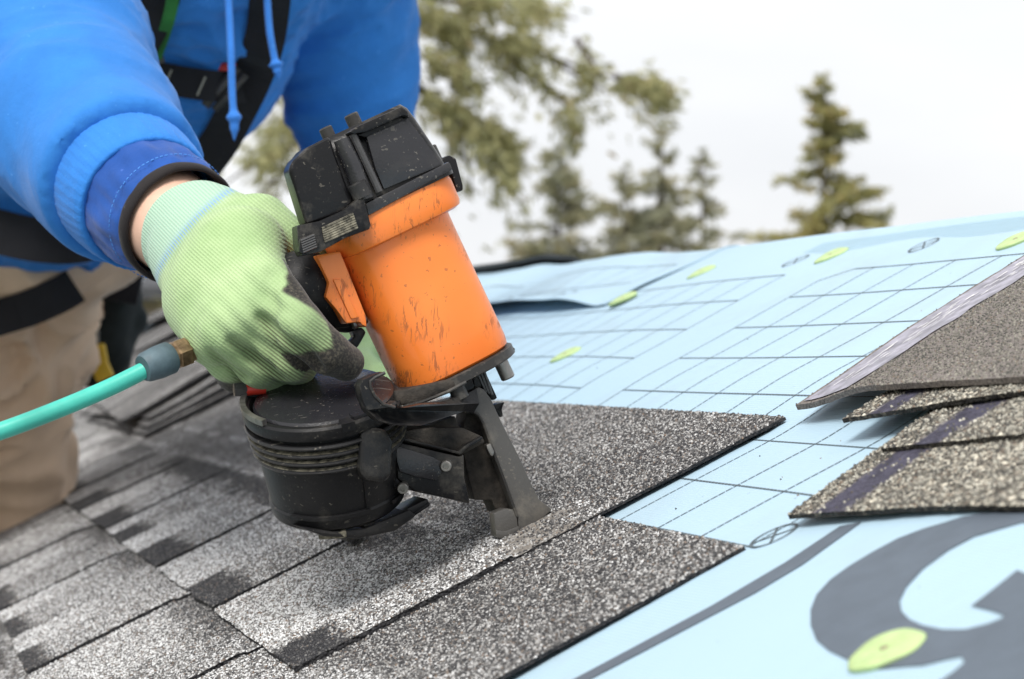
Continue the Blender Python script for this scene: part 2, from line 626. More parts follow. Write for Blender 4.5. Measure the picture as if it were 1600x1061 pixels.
def mat_glove(name):
    m, nt, b = M(name)
    al, ac, blk, cuff, grime_shade = (attr(nt, k) for k in ('along', 'across', 'black', 'cuff', 'grime_shade'))
    rib = mth(nt, 'SINE', mth(nt, 'MULTIPLY', ac, 2 * math.pi / 0.0019))
    sti = mth(nt, 'SINE', mth(nt, 'ADD', mth(nt, 'MULTIPLY', al, 2 * math.pi / 0.0026), mth(nt, 'MULTIPLY', rib, 1.0)))
    co = objco(nt)
    mot = noise(nt, co, 35, 4, 0.6)
    g = ramp(nt, mot, [(0.3, (0.33, 0.47, 0.225)), (0.7, (0.43, 0.565, 0.30))])
    gd = tuple((0.13, 0.225, 0.075))
    k = mth(nt, 'MULTIPLY_ADD', mth(nt, 'ADD', rib, mth(nt, 'MULTIPLY', sti, 0.3)), -0.15, 0.18, clamp=True)
    g = mixc(nt, k, g, gd)
    c1 = mixc(nt, mth(nt, 'MULTIPLY_ADD', rib, 0.3, 0.4, clamp=True), (0.26, 0.43, 0.32), (0.44, 0.58, 0.45))
    g = mixc(nt, cuff, g, c1)
    bl = attr(nt, 'blue')
    g = mixc(nt, mth(nt, 'MULTIPLY', bl, mth(nt, 'MULTIPLY_ADD', rib, 0.5, 0.5, clamp=True)), g, (0.17, 0.32, 0.52))
    gr = mth(nt, 'MULTIPLY', grime_shade, mth(nt, 'MULTIPLY_ADD', rib, 0.35, 0.6, clamp=True))
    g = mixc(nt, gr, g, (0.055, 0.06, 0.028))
    spk = noise(nt, co, 600, 2, 0.6)
    bcol = ramp(nt, spk, [(0.45, (0.022, 0.02, 0.018)), (0.72, (0.09, 0.08, 0.06))])
    g = mixc(nt, blk, g, bcol)
    nt.links.new(g, b.inputs['Base Color'])
    b.inputs['Roughness'].default_value = 0.8
    b.inputs['Sheen Weight'].default_value = 0.15
    b.inputs['Specular IOR Level'].default_value = 0.25
    h = mth(nt, 'ADD', mth(nt, 'MULTIPLY', rib, 0.45), mth(nt, 'MULTIPLY', sti, 0.14))
    h = mth(nt, 'ADD', h, mth(nt, 'MULTIPLY', noise(nt, co, 70, 3, 0.6), 3.0))
    h = mth(nt, 'MULTIPLY', h, mth(nt, 'MULTIPLY_ADD', blk, -0.9, 1.0))
    h = mth(nt, 'ADD', h, mth(nt, 'MULTIPLY', noise(nt, co, 420, 2, 0.6), 0.5))
    bump(nt, b, h, 0.55, 0.0005)
    return m


def mat_membrane(name, col):
    m, nt, b = M(name)
    co = objco(nt)
    f = noise(nt, co, 3.0, 3, 0.5)
    c = ramp(nt, f, [(0.3, tuple(x * 0.95 for x in col)), (0.7, col)])
    sm = ramp(nt, noise(nt, co, 6.5, 5, 0.7, 0.5), [(0.52, (0, 0, 0)), (0.80, (1, 1, 1))])
    c = mixc(nt, mth(nt, 'MULTIPLY', sm, 0.42), c, (0.30, 0.36, 0.37))
    sp = mth(nt, 'GREATER_THAN', noise(nt, co, 160, 2, 0.55), 0.775)
    c = mixc(nt, mth(nt, 'MULTIPLY', sp, 0.55), c, (0.10, 0.13, 0.14))
    nt.links.new(c, b.inputs['Base Color'])
    b.inputs['Roughness'].default_value = 0.55
    b.inputs['Specular IOR Level'].default_value = 0.35
    mp = nt.nodes.new('ShaderNodeMapping'); mp.inputs['Rotation'].default_value = (0, 0, AZ)
    nt.links.new(co, mp.inputs['Vector'])
    w1 = nd(nt, 'ShaderNodeTexWave', Scale=150.0, bands_direction='X'); nt.links.new(mp.outputs['Vector'], w1.inputs['Vector'])
    w2 = nd(nt, 'ShaderNodeTexWave', Scale=150.0, bands_direction='Y'); nt.links.new(mp.outputs['Vector'], w2.inputs['Vector'])
    h = mth(nt, 'ADD', mth(nt, 'ADD', w1.outputs['Fac'], w2.outputs['Fac']), mth(nt, 'MULTIPLY', noise(nt, co, 25, 4, 0.6), 2.0))
    bump(nt, b, h, 0.22, 0.0008)
    return m


def mat_grain(name, tint):
    m, nt, b = M(name)
    g = lambda a, t: tuple(a * t[i] * tint[i] for i in range(3))
    col = ramp(nt, attr(nt, 'val'), [(0.0, g(0.020, (1, 1, 1.15))), (0.28, g(0.045, (1, 1, 1.05))), (0.52, g(0.145, (1.03, 1, 0.97))), (0.74, g(0.36, (1.01, 1, 0.98))), (1.0, g(0.70, (0.99, 1, 1.01)))])
    br = mth(nt, 'MULTIPLY', mth(nt, 'GREATER_THAN', attr(nt, 'hue'), 0.93), mth(nt, 'MULTIPLY', attr(nt, 'val'), 1.2, clamp=True))
    col = mixc(nt, br, col, (0.17, 0.12, 0.085))
    nt.links.new(col, b.inputs['Base Color'])
    b.inputs['Roughness'].default_value = 0.6
    b.inputs['Specular IOR Level'].default_value = 0.4
    return m


MAT = dict(
    grain=mat_grain('mineral', (1, 1, 1)), grain_tan=mat_grain('mineral_tan', (1.02, 0.99, 0.86)),
    shingle=mat_granule('granules'),
    loose=mat_granule('granules_tan', (1.08, 1.0, 0.82), 480, 1.0, True),
    felt=plain('shingle_back', (0.185, 0.162, 0.148), 0.8, 0, 650, 0.5, 0.7, 900, 0.0008),
    sealant=plain('sealant_film', (0.30, 0.29, 0.345), 0.45, 0, 90, 0.35, 0.4, 300, 0.0006),
    membrane=mat_membrane('underlayment_blue', (0.385, 0.535, 0.64)),
    tick=plain('print_tick', (0.33, 0.53, 0.605), 0.6),
    ink=plain('print_ink', (0.075, 0.10, 0.115), 0.6),
    ink_grey=plain('print_grey', (0.088, 0.112, 0.142), 0.6, 0, 60, 0.08, 0.15, 600, 0.0004),
    deck=plain('plywood', (0.42, 0.31, 0.20), 0.8, 0, 8, 0.2),
    blackfelt=plain('black_felt', (0.022, 0.026, 0.028), 0.8, 0, 40, 0.2),
    cap=plain('cap_plastic', (0.43, 0.565, 0.25), 0.45, 0, 90, 0.1, 0.2, 200, 0.0005),
    rust=plain('nail_rust', (0.30, 0.26, 0.17), 0.6, 0.2, 200, 0.3),
    orange=mat_orange('orange_paint'),
    black=mat_tool_black('tool_black'),
    blacksm=mat_tool_black('tool_black_smooth', (0.017, 0.017, 0.020), 0.25, 0.12, 0.5),
    canmat=mat_tool_black('canister_plastic', (0.012, 0.012, 0.013), 0.36, 0.30, 0.28),
    rubber=mat_tool_black('grip_rubber', (0.010, 0.010, 0.011), 0.5, 0.15),
    steel=plain('worn_steel', (0.30, 0.285, 0.265), 0.42, 0.85, 60, 0.4, 0.3, 300, 0.0005),
    dirtysteel=mat_tool_black('nose_steel', (0.028, 0.027, 0.026), 0.36, 0.8),
    footsteel=mat_tool_black('foot_steel', (0.075, 0.072, 0.068), 0.38, 1.0, 0.5),
    dirty=plain('greasy_dirt', (0.035, 0.029, 0.023), 0.75, 0.1, 90, 0.6, 0.6, 400, 0.001),
    worngold=plain('worn_ribs', (0.17, 0.155, 0.115), 0.6, 0.1, 260, 0.7, 0.3, 400, 0.0005),
    red=plain('red_plastic', (0.55, 0.035, 0.02), 0.4),
    hoodie=mat_fabric('blue_fleece', (0.033, 0.205, 0.61), 0.80, 1100, 0.30, 0.10),
    rib=mat_fabric('blue_rib', (0.032, 0.21, 0.64), 0.8, 700, 0.4, 0.1),
    under=mat_fabric('dark_blue_jersey', (0.016, 0.085, 0.36), 0.7, 1200, 0.25, 0.2),
    trim=mat_fabric('black_trim', (0.020, 0.017, 0.018), 0.75, 900, 0.3, 0.1),
    khaki=mat_fabric('khaki_canvas', (0.74, 0.55, 0.39), 0.78, 700, 0.25, 0.2, 0.85, 7),
    web=mat_fabric('black_webbing', (0.018, 0.018, 0.021), 0.75, 500, 0.35, 0.1),
    greenweb=mat_fabric('green_webbing', (0.035, 0.20, 0.045), 0.75, 500, 0.35, 0.1),
    cord=mat_fabric('blue_cord', (0.045, 0.22, 0.68), 0.8, 600, 0.4, 0.2),
    thread=plain('pale_thread', (0.28, 0.27, 0.22), 0.8),
    bluethread=plain('blue_thread', (0.07, 0.25, 0.66), 0.8),
    skin=plain('skin', (0.66, 0.42, 0.315), 0.5, 0, 40, 0.10, 0.15, 500, 0.0004),
    hair=mat_fabric('brown_hair', (0.05, 0.03, 0.018), 0.6, 400, 0.6, 0.1),
    boot=mat_fabric('brown_boot', (0.09, 0.055, 0.03), 0.7, 300, 0.3, 0.05),
    sole=plain('boot_sole', (0.02, 0.02, 0.02), 0.8),
    eye=plain('eye_white', (0.75, 0.74, 0.72), 0.25), iris=plain('iris', (0.05, 0.035, 0.02), 0.25),
    lip=plain('lip', (0.42, 0.17, 0.14), 0.5),
    glove=mat_glove('green_knit'),
    hose=plain('teal_hose', (0.05, 0.45, 0.36), 0.38, 0, 30, 0.12, 0.12, 500, 0.0004),
    ferrule=plain('slate_rubber', (0.065, 0.105, 0.125), 0.6, 0, 60, 0.3, 0.3, 250, 0.0006),
    brass=plain('worn_brass', (0.30, 0.205, 0.115), 0.4, 0.8, 120, 0.4, 0.3, 300, 0.0005),
    yellow=plain('yellow_plastic', (0.70, 0.46, 0.03), 0.5, 0, 20, 0.15),
    pouch=mat_fabric('dark_pouch', (0.020, 0.026, 0.026), 0.6, 300, 0.35, 0.1),
    white=plain('white_paint', (0.75, 0.75, 0.74), 0.6),
    bark=plain('bark', (0.085, 0.062, 0.045), 0.9, 0, 30, 0.4, 0.8, 40, 0.02),
    beige=plain('beige_siding', (0.50, 0.41, 0.33), 0.8, 0, 5, 0.1),
    darkroof=plain('dark_roofing', (0.055, 0.058, 0.065), 0.85, 0, 20, 0.25),
    glass=plain('window_glass', (0.04, 0.05, 0.06), 0.08),
    soil=plain('lawn', (0.07, 0.09, 0.035), 0.95, 0, 0.8, 0.3),
)


def mat_needles(name, cols):
    m, nt, b = M(name)
    a = attr(nt, 'tone')
    k = len(cols) - 1
    nt.links.new(ramp(nt, a, [(i / k, c) for i, c in enumerate(cols)]), b.inputs['Base Color'])
    b.inputs['Roughness'].default_value = 0.75
    b.inputs['Specular IOR Level'].default_value = 0.2
    b.inputs['Transmission Weight'].default_value = 0.0
    tr = nt.nodes.new('ShaderNodeBsdfTranslucent')
    nt.links.new(ramp(nt, a, [(i / k, tuple(x * 1.2 for x in c)) for i, c in enumerate(cols)]), tr.inputs['Color'])
    mx = nt.nodes.new('ShaderNodeMixShader'); mx.inputs['Fac'].default_value = 0.35
    out = nt.nodes['Material Output']
    nt.links.new(b.outputs['BSDF'], mx.inputs[1]); nt.links.new(tr.outputs['BSDF'], mx.inputs[2])
    nt.links.new(mx.outputs['Shader'], out.inputs['Surface'])
    return m


# ------------------------------------------------------------------ ground and roof
gm = np.array([[-1500, -1500, 0], [1500, -1500, 0], [1500, 1500, 0], [-1500, 1500, 0]], float)
tag(mk('ground', gm, [[0, 1, 2, 3]], MAT['soil'], origin=(0, 0, 0)), kind='structure')


def vr(u):                                                            # ridge line, slightly wandering
    u = np.asarray(u, float)
    return 0.678 + 0.052 * np.clip((u - 0.2) / 1.7, 0, 1)


def over(u, v, w):
    """roof surface that rolls over the ridge; v is the arc length up the slope"""
    u, v, w = np.broadcast_arrays(np.asarray(u, float), np.asarray(v, float), np.asarray(w, float))
    R = 0.035
    v0 = vr(u) - R * TILT
    a = np.clip((v - v0) / R, 0, 2 * TILT)
    flat = np.minimum(v, v0)
    base = WA(u, flat, np.zeros_like(u))
    cen = base - R * NV
    nrm = np.cos(a)[..., None] * NV + np.sin(a)[..., None] * SV
    pt = cen + (R + w)[..., None] * nrm
    extra = np.maximum(v - v0 - 2 * TILT * R, 0)
    return pt + extra[..., None] * S2


# deck: closed prism under the membrane, walls below
U0, U1, VE = -2.6, 7.2, -2.4
rid = 0.70
dk = []
for u in (U0, U1):
    for (v, w) in ((VE, -0.014), (rid - 0.035, -0.014)):
        dk.append(W(u, v, w))
    top = W(u, rid - 0.035, -0.014)
    dk.append(top + S2 * 3.0)
    dk.append(dk[-1] - N2 * 0.15); dk.append(W(u, rid - 0.05, -0.17)); dk.append(W(u, VE, -0.16))
dkf = [[0, 1, 7, 6], [1, 2, 8, 7], [2, 3, 9, 8], [3, 4, 10, 9], [4, 5, 11, 10], [5, 0, 6, 11], [0, 5, 4, 3, 2, 1], [6, 7, 8, 9, 10, 11]]
roof = mk('roof', np.array(dk), dkf, MAT['deck'], origin=W(0, 0, 0))
tag(roof, kind='structure')
wl_ = []
for (u, v) in ((U0 + 0.4, VE + 0.4), (U1 - 0.4, VE + 0.4)):
    q = W(u, v, -0.18); wl_.append(q); wl_.append(q * [1, 1, 0])
for u in (U1 - 0.4, U0 + 0.4):
    q = W(u, rid, -0.18) + S2 * 2.6; q[2] = W(u, VE + 0.4, -0.18)[2]; wl_.append(q); wl_.append(q * [1, 1, 0])
mk('wall', np.array(wl_), [[0, 2, 3, 1], [2, 4, 5, 3], [4, 6, 7, 5], [6, 0, 1, 7], [0, 6, 4, 2]], MAT['beige'], roof)


def mem_w(u, v):                                                      # gentle waves of the sheet
    a = 0.0050 * (n2(u, v, 5.0, 1.3) - 0.5) + 0.0040 * (n2(np.asarray(u) * 0.5, v, 9.0, 4.1) - 0.5) * sst(0.36, 0.66, v)
    dip = -0.0062 * (1 - sst(0.31, 0.40, v)) * sst(0.0, 0.18, u + 0.40 + 0.38 * (1 - sst(-0.05, 0.04, v)))   # pressed down under the shingles
    return a * sst(-0.1, 0.35, v) + 0.0006 + dip


def sheet(name, us, vs, wf, mat, parent=None, t=0.0012, ufun=None):
    U, V = np.meshgrid(us, vs, indexing='ij')
    if ufun is not None: U, V = ufun(U, V)
    w = wf(U, V)
    T = over(U, V, w).reshape(-1, 3); B = over(U, V, w - t).reshape(-1, 3)
    f = grid_faces(len(us), len(vs))
    Vx, Fx = solid_sheet(T, B, f)
    return mk(name, Vx, Fx, mat, parent, smooth=True, sharp=50, origin=W(0.2, 0.45) if parent is None else None)


us = np.concatenate([np.arange(-2.5, -0.6, 0.05), np.arange(-0.6, 1.6, 0.016), np.arange(1.6, 7.1, 0.06)])
vs = np.concatenate([np.arange(-2.35, 0.05, 0.06), np.arange(0.05, 0.60, 0.016), np.arange(0.60, 0.80, 0.006), np.arange(0.80, 1.5, 0.05)])
near_mem = sheet('underlayment', us, vs, mem_w, MAT['membrane'])
tag(near_mem, 'pale blue printed underlayment sheet covering the roof slope up to the ridge', 'underlayment')


def far_w(u, v):
    lift = 0.016 * (1 - sst(0.0, 0.055, v - 0.540)) * sst(0.835, 1.0, u) * (0.8 + 0.5 * n2(u, u * 0, 6, 2))
    edge = 0.0012 * (1 - sst(0.0, 0.03, u - 0.832))
    wav = 0.006 * (n2(u, v, 9, 7) - 0.4) * sst(0.55, 0.6, v)
    return mem_w(u, v) + 0.0018 + lift + edge + wav


us2 = np.concatenate([[0.832], np.arange(0.84, 1.7, 0.012), np.arange(1.7, 3.2, 0.04)])
vs2 = np.concatenate([np.arange(0.540, 0.62, 0.006), np.arange(0.62, 0.86, 0.008)])
far_mem = sheet('underlayment', us2, vs2, far_w, MAT['membrane'], ufun=lambda U, V: (U, V + 0.004 * (n2(U, U * 0, 14, 5) - 0.5)))
tag(far_mem, 'second blue underlayment piece lapped over the ridge with a lifted lower edge', 'underlayment')
us3 = np.arange(1.46, 3.3, 0.04); vs3 = np.arange(0.712, 0.84, 0.008)
rs = sheet('ridge_strip', us3, vs3, lambda U, V: far_w(U, V) + 0.010 + 0.004 * n2(U, V, 9, 3), MAT['blackfelt'], t=0.006)
tag(rs, 'black felt strip lying along the far ridge behind the orange tool', 'felt strip')

# printed grid: dashes of ink laid on the sheet
dash_v, dash_f = [], []


def quad_on(wf, pts, dz=0.0004):
    o = len(dash_v)
    for (u, v) in pts:
        dash_v.append(over(np.float64(u), np.float64(v), wf(u, v) + dz))
    dash_f.append([o, o + 1, o + 2, o + 3])


def pline(wf, a, b, wd=0.0013, step=0.0050, gap=0.10):
    a = np.array(a, float); b = np.array(b, float); L = np.linalg.norm(b - a); n = max(1, int(L / step))
    d = (b - a) / n; pn = np.array([-d[1], d[0]]); pn = pn / np.linalg.norm(pn) * wd / 2
    for i in range(n):
        p, q = a + d * (i + gap / 2), a + d * (i + 1 - gap / 2)
        quad_on(wf, [p - pn, q - pn, q + pn, p + pn])


PU, PV = 0.0655, 0.0533
ELV = [0.2065 + PV * k for k in range(7)]                             # rows of the printed grid
TOPV = 0.575
UA, UB = 0.345, 0.450
for v in ELV:
    pline(mem_w, (UA - (0.012 if v > 0.53 else 0), v), (-0.255, v))
pline(mem_w, (UA - 0.03, TOPV), (-0.255, TOPV)); pline(mem_w, (UA - 0.03, TOPV), (UA, TOPV - 0.02))
pline(mem_w, (UA, TOPV - 0.02), (UA, ELV[0]))
for k in range(1, 10):
    pline(mem_w, (UA - PU * k, ELV[0]), (UA - PU * k, TOPV))
for v in ELV: pline(mem_w, (UB, v), (1.9, v), step=0.012, gap=0.05)
pline(mem_w, (UB, TOPV), (0.9, TOPV), step=0.012, gap=0.05)
for k in range(0, 12):
    pline(mem_w, (UB + PU * k, ELV[0]), (UB + PU * k, TOPV), step=0.012, gap=0.05)
mk('printed_grid', np.array(dash_v), dash_f, MAT['ink'], near_mem)
dash_v, dash_f = [], []
for k in range(150):                                                  # row of fine ticks below the ridge
    q = -0.25 + 0.0052 * k
    pline(mem_w, (q, 0.628 + 0.006 * math.sin(k * 0.13)), (q, 0.655), 0.0011, 0.03, 0)
mk('printed_ticks', np.array(dash_v), dash_f, MAT['tick'], near_mem)
dash_v, dash_f = [], []
for v in (0.60, 0.655): pline(far_w, (0.90, v), (1.32, v), step=0.02, gap=0.1)
for k in range(7): pline(far_w, (0.90 + 0.07 * k, 0.60), (0.90 + 0.07 * k, 0.655), step=0.02, gap=0.1)
mk('printed_grid', np.array(dash_v), dash_f, MAT['ink'], far_mem)
dash_v, dash_f = [], []
pline(far_w, (1.42, 0.64), (1.9, 0.64), 0.002, 0.02, 0.05); pline(far_w, (1.42, 0.64), (1.42, 0.565), 0.002, 0.02, 0.05)
mk('printed_frame', np.array(dash_v), dash_f, MAT['ink'], far_mem)


def ring_mark(wf, cu, cv, r, sheet_o, slash=True, wd=0.0016, rv=None):
    """circled cross printed on the sheet"""
    global dash_v, dash_f
    dash_v, dash_f = [], []
    rv = rv or r
    n = 36
    for i in range(n):
        a, b = 2 * math.pi * i / n, 2 * math.pi * (i + 1) / n
        quad_on(wf, [(cu + (r + s) * math.cos(t), cv + (rv + s) * math.sin(t)) for t, s in ((a, -wd / 2), (b, -wd / 2), (b, wd / 2), (a, wd / 2))], 0.0006)
    if slash:
        for t in (0.6, 2.3):
            pline(wf, (cu + r * math.cos(t), cv + rv * math.sin(t)), (cu - r * math.cos(t), cv - rv * math.sin(t)), wd, 0.02, 0)
    mk('printed_mark', np.array(dash_v), dash_f, MAT['ink'], sheet_o)


for (x, y, r) in ((1445, 387, 0.0125), (1245, 412, 0.0125), (1204, 826, 0.0125)):
    u, v = on_roof(x, y); ring_mark(mem_w, u, v, r, near_mem)
for (x, y, r, s) in ((778, 466, 0.016, False), (866, 458, 0.011, True), (884, 456, 0.011, False)):
    u, v = on_roof(x, y, 0.008); ring_mark(far_w, u, v, r, far_mem, s, 0.003)


def poly_on(name, outer, holes, mat, w, dens=None):
    """flat print from outlines in roof metres"""
    loops = [[Vector((u, v, 0)) for (u, v) in outer]] + [[Vector((u, v, 0)) for (u, v) in h] for h in holes]
    tri = tessellate_polygon(loops)
    pts = [p for l in loops for p in l]
    V = np.array([over(np.float64(p.x), np.float64(p.y), mem_w(p.x, p.y) + w) for p in pts])
    return mk(name, V, [list(t) for t in tri], mat, near_mem)


def smooth_loop(px, n=8, closed=True):
    px = np.array(px, float); m = len(px); out = []
    for i in range(m):
        p0, p1, p2, p3 = px[(i - 1) % m], px[i], px[(i + 1) % m], px[(i + 2) % m]
        for k in range(n):
            t = k / n
            out.append(0.5 * (2 * p1 + (p2 - p0) * t + (2 * p0 - 5 * p1 + 4 * p2 - p3) * t * t + (3 * p1 - p0 - 3 * p2 + p3) * t ** 3))
    return out


def zz(l, sc, ox, oy): return [(x / sc + ox, y / sc + oy) for x, y in l]


# the wide stripe and the big emblem (outlines measured on the roof)
st_px = [(880, 1061), (1110, 942), (1225, 875), (1310, 817), (1345, 812), (1255, 880), (1180, 925), (912, 1061)]
a, b_ = on_roof(880, 1061), on_roof(912, 1061)
so = [on_roof(x, y) for x, y in st_px]
so = [(a[0], a[1] - 0.5)] + so + [(b_[0], b_[1] - 0.5)]
poly_on('printed_stripe', so, [], MAT['ink_grey'], 0.0005)
em = zz([(1240, 118), (1140, 150), (1000, 190), (850, 245), (700, 325), (560, 410), (450, 490), (370, 580), (335, 670), (335, 760), (370, 850), (440, 910), (540, 960), (600, 1000), (680, 1025),
         (760, 1022), (900, 1008), (1000, 1003), (1120, 972), (1225, 950), (1245, 985), (1180, 1040), (1080, 1110), (1300, 1150), (1700, 1130), (2000, 900), (2150, 500), (2000, 200), (1700, 80), (1450, 85)], 3.776, 1180, 780)
ho = zz([(1586, 155), (1450, 195), (1300, 240), (1150, 320), (1000, 430), (900, 540), (862, 620), (872, 680), (920, 730), (1000, 765), (1120, 790), (1250, 790), (1380, 758), (1465, 725), (1475, 708), (1400, 680), (1285, 652), (1420, 548), (1555, 440), (1650, 480), (1760, 380), (1720, 200)], 3.776, 1180, 780)
emr = [on_roof(x, y) for x, y in em]; hor = [on_roof(x, y) for x, y in ho]
poly_on('printed_emblem', emr, [hor[::-1]], MAT['ink_grey'], 0.0005)


# ------------------------------------------------------------------ shingles nailed to the roof
EXPO, SH, TH = 0.1455, 0.337, 0.0022
W_OFF = -0.0044
HB = TH * SH / EXPO


def tab_shade(u, y, slots, first, ydark=0.022, seam=False):
    """granule blend of a shingle: u along the course, y up from its butt edge"""
    s = np.full(u.shape, 0.40)
    sl = np.array(sorted(slots))
    i = np.clip(np.searchsorted(sl, u) - 1, 0, len(sl) - 2)
    a, b = sl[i], sl[i + 1]
    r = (u - a) / (b - a)
    nz = 0.6 * (n2(u, y, 110, 3.0) - 0.5) + 0.4 * (n2(u, y, 40, 5.0) - 0.5)
    nb = n2(u, y, 12, 8.0) - 0.5
    lim = np.where(i == 0, first, 0.42 + 0.2 * _hash(i, i * 3 + 1, 5 * np.ones_like(i)))
    y0 = ydark * (1 + _hash(i, i + 7, 9 * np.ones_like(i)))
    inx = 1 - sst(-0.02, 0.02, r - lim + nz * 0.02)
    dark = inx * (1 - sst(-0.006, 0.010, y - y0 + nz * 0.018))
    light = (1 - inx) * (1 - sst(0.0, 0.10, y - 0.03 + nz * 0.04))
    mid = 0.585 + 0.15 * nb
    e = mid + 0.17 * light
    e = e * (1 - dark) + 0.02 * dark
    topd = sst(0.095, 0.14, y + nz * 0.03) * (_hash(i * 5, i + 2, 3 * np.ones_like(i)) > 0.35) * sst(-0.05, 0.2, r - 0.25 + nb * 0.4)
    e = e * (1 - topd) + 0.26 * topd
    hd = 0.40 + 0.10 * nb
    t = sst(0.1425, 0.1465, y)
    e = e * (1 - t) + hd * t
    band = np.exp(-((y - 0.153 - 0.006 * nb) / 0.006) ** 2) * (n2(u, y * 0, 22, 2.5) > 0.42)
    e = e + 0.24 * band
    if seam:                                                          # dark seam plus painted contact shade under the drum; chalky streak farther along
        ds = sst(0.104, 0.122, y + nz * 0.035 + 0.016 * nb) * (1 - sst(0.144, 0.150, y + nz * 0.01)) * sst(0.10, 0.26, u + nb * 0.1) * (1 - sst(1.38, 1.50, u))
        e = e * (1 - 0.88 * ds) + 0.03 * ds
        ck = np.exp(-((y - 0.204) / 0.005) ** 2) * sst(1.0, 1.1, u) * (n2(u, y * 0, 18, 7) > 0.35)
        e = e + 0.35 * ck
    return e


def bil(xs, ys, A, x, y):
    i = np.clip(np.searchsorted(xs, x) - 1, 0, len(xs) - 2); j = np.clip(np.searchsorted(ys, y) - 1, 0, len(ys) - 2)
    fx = np.clip((x - xs[i]) / (xs[i + 1] - xs[i]), 0, 1); fy = np.clip((y - ys[j]) / (ys[j + 1] - ys[j]), 0, 1)
    return A[i, j] * (1 - fx) * (1 - fy) + A[i + 1, j] * fx * (1 - fy) + A[i, j + 1] * (1 - fx) * fy + A[i + 1, j + 1] * fx * fy


def scatter(parent, pts, shade, r, tan=False, size=1.0, name='granules', spread=None):
    """mineral granules: small chipped blocks bedded in the sheet, one stuff part"""
    n = len(pts)
    rad = r.uniform(0.00055, 0.00112, n) * size; h = r.uniform(0.00045, 0.0010, n) * size
    th = r.uniform(0, 2 * math.pi, n)
    V = np.zeros((n, 8, 3))
    off = r.normal(0, 0.22, (n, 2))
    for k in range(4):
        a = th + k * math.pi / 2 + r.normal(0, 0.22, n)
        rr = rad * r.uniform(0.8, 1.2, n)
        c, s = np.cos(a), np.sin(a)
        V[:, k] = pts + np.outer(rr * c, EV) + np.outer(rr * s, SV) - 0.0002 * NV
        q = r.uniform(0.55, 0.8, n)
        V[:, 4 + k] = pts + np.outer(rr * q * c + off[:, 0] * rad, EV) + np.outer(rr * q * s + off[:, 1] * rad, SV) + np.outer(h * r.uniform(0.75, 1.15, n), NV)
    f = np.array([[0, 1, 5, 4], [1, 2, 6, 5], [2, 3, 7, 6], [3, 0, 4, 7], [4, 5, 6, 7]])
    # winding: keep faces pointing outward
    if np.cross(EV, SV) @ NV < 0: f = f[:, ::-1]
    Fq = (np.arange(n)[:, None, None] * 8 + f).reshape(-1, 4)
    rv = r.random(n)
    val = np.clip(rv * (0.70 if tan else 0.88) + shade * 0.95 - (0.34 if tan else 0.40) + r.normal(0, 0.05, n), 0, 1)
    if spread is not None: val = np.clip(shade + spread * (rv - 0.5), 0, 1)
    o = mk(name, V.reshape(-1, 3), Fq, MAT['grain_tan' if tan else 'grain'], parent, attrs={'val': np.repeat(val, 8), 'hue': np.repeat(r.random(n), 8)})
    o['kind'] = 'stuff'
    return o


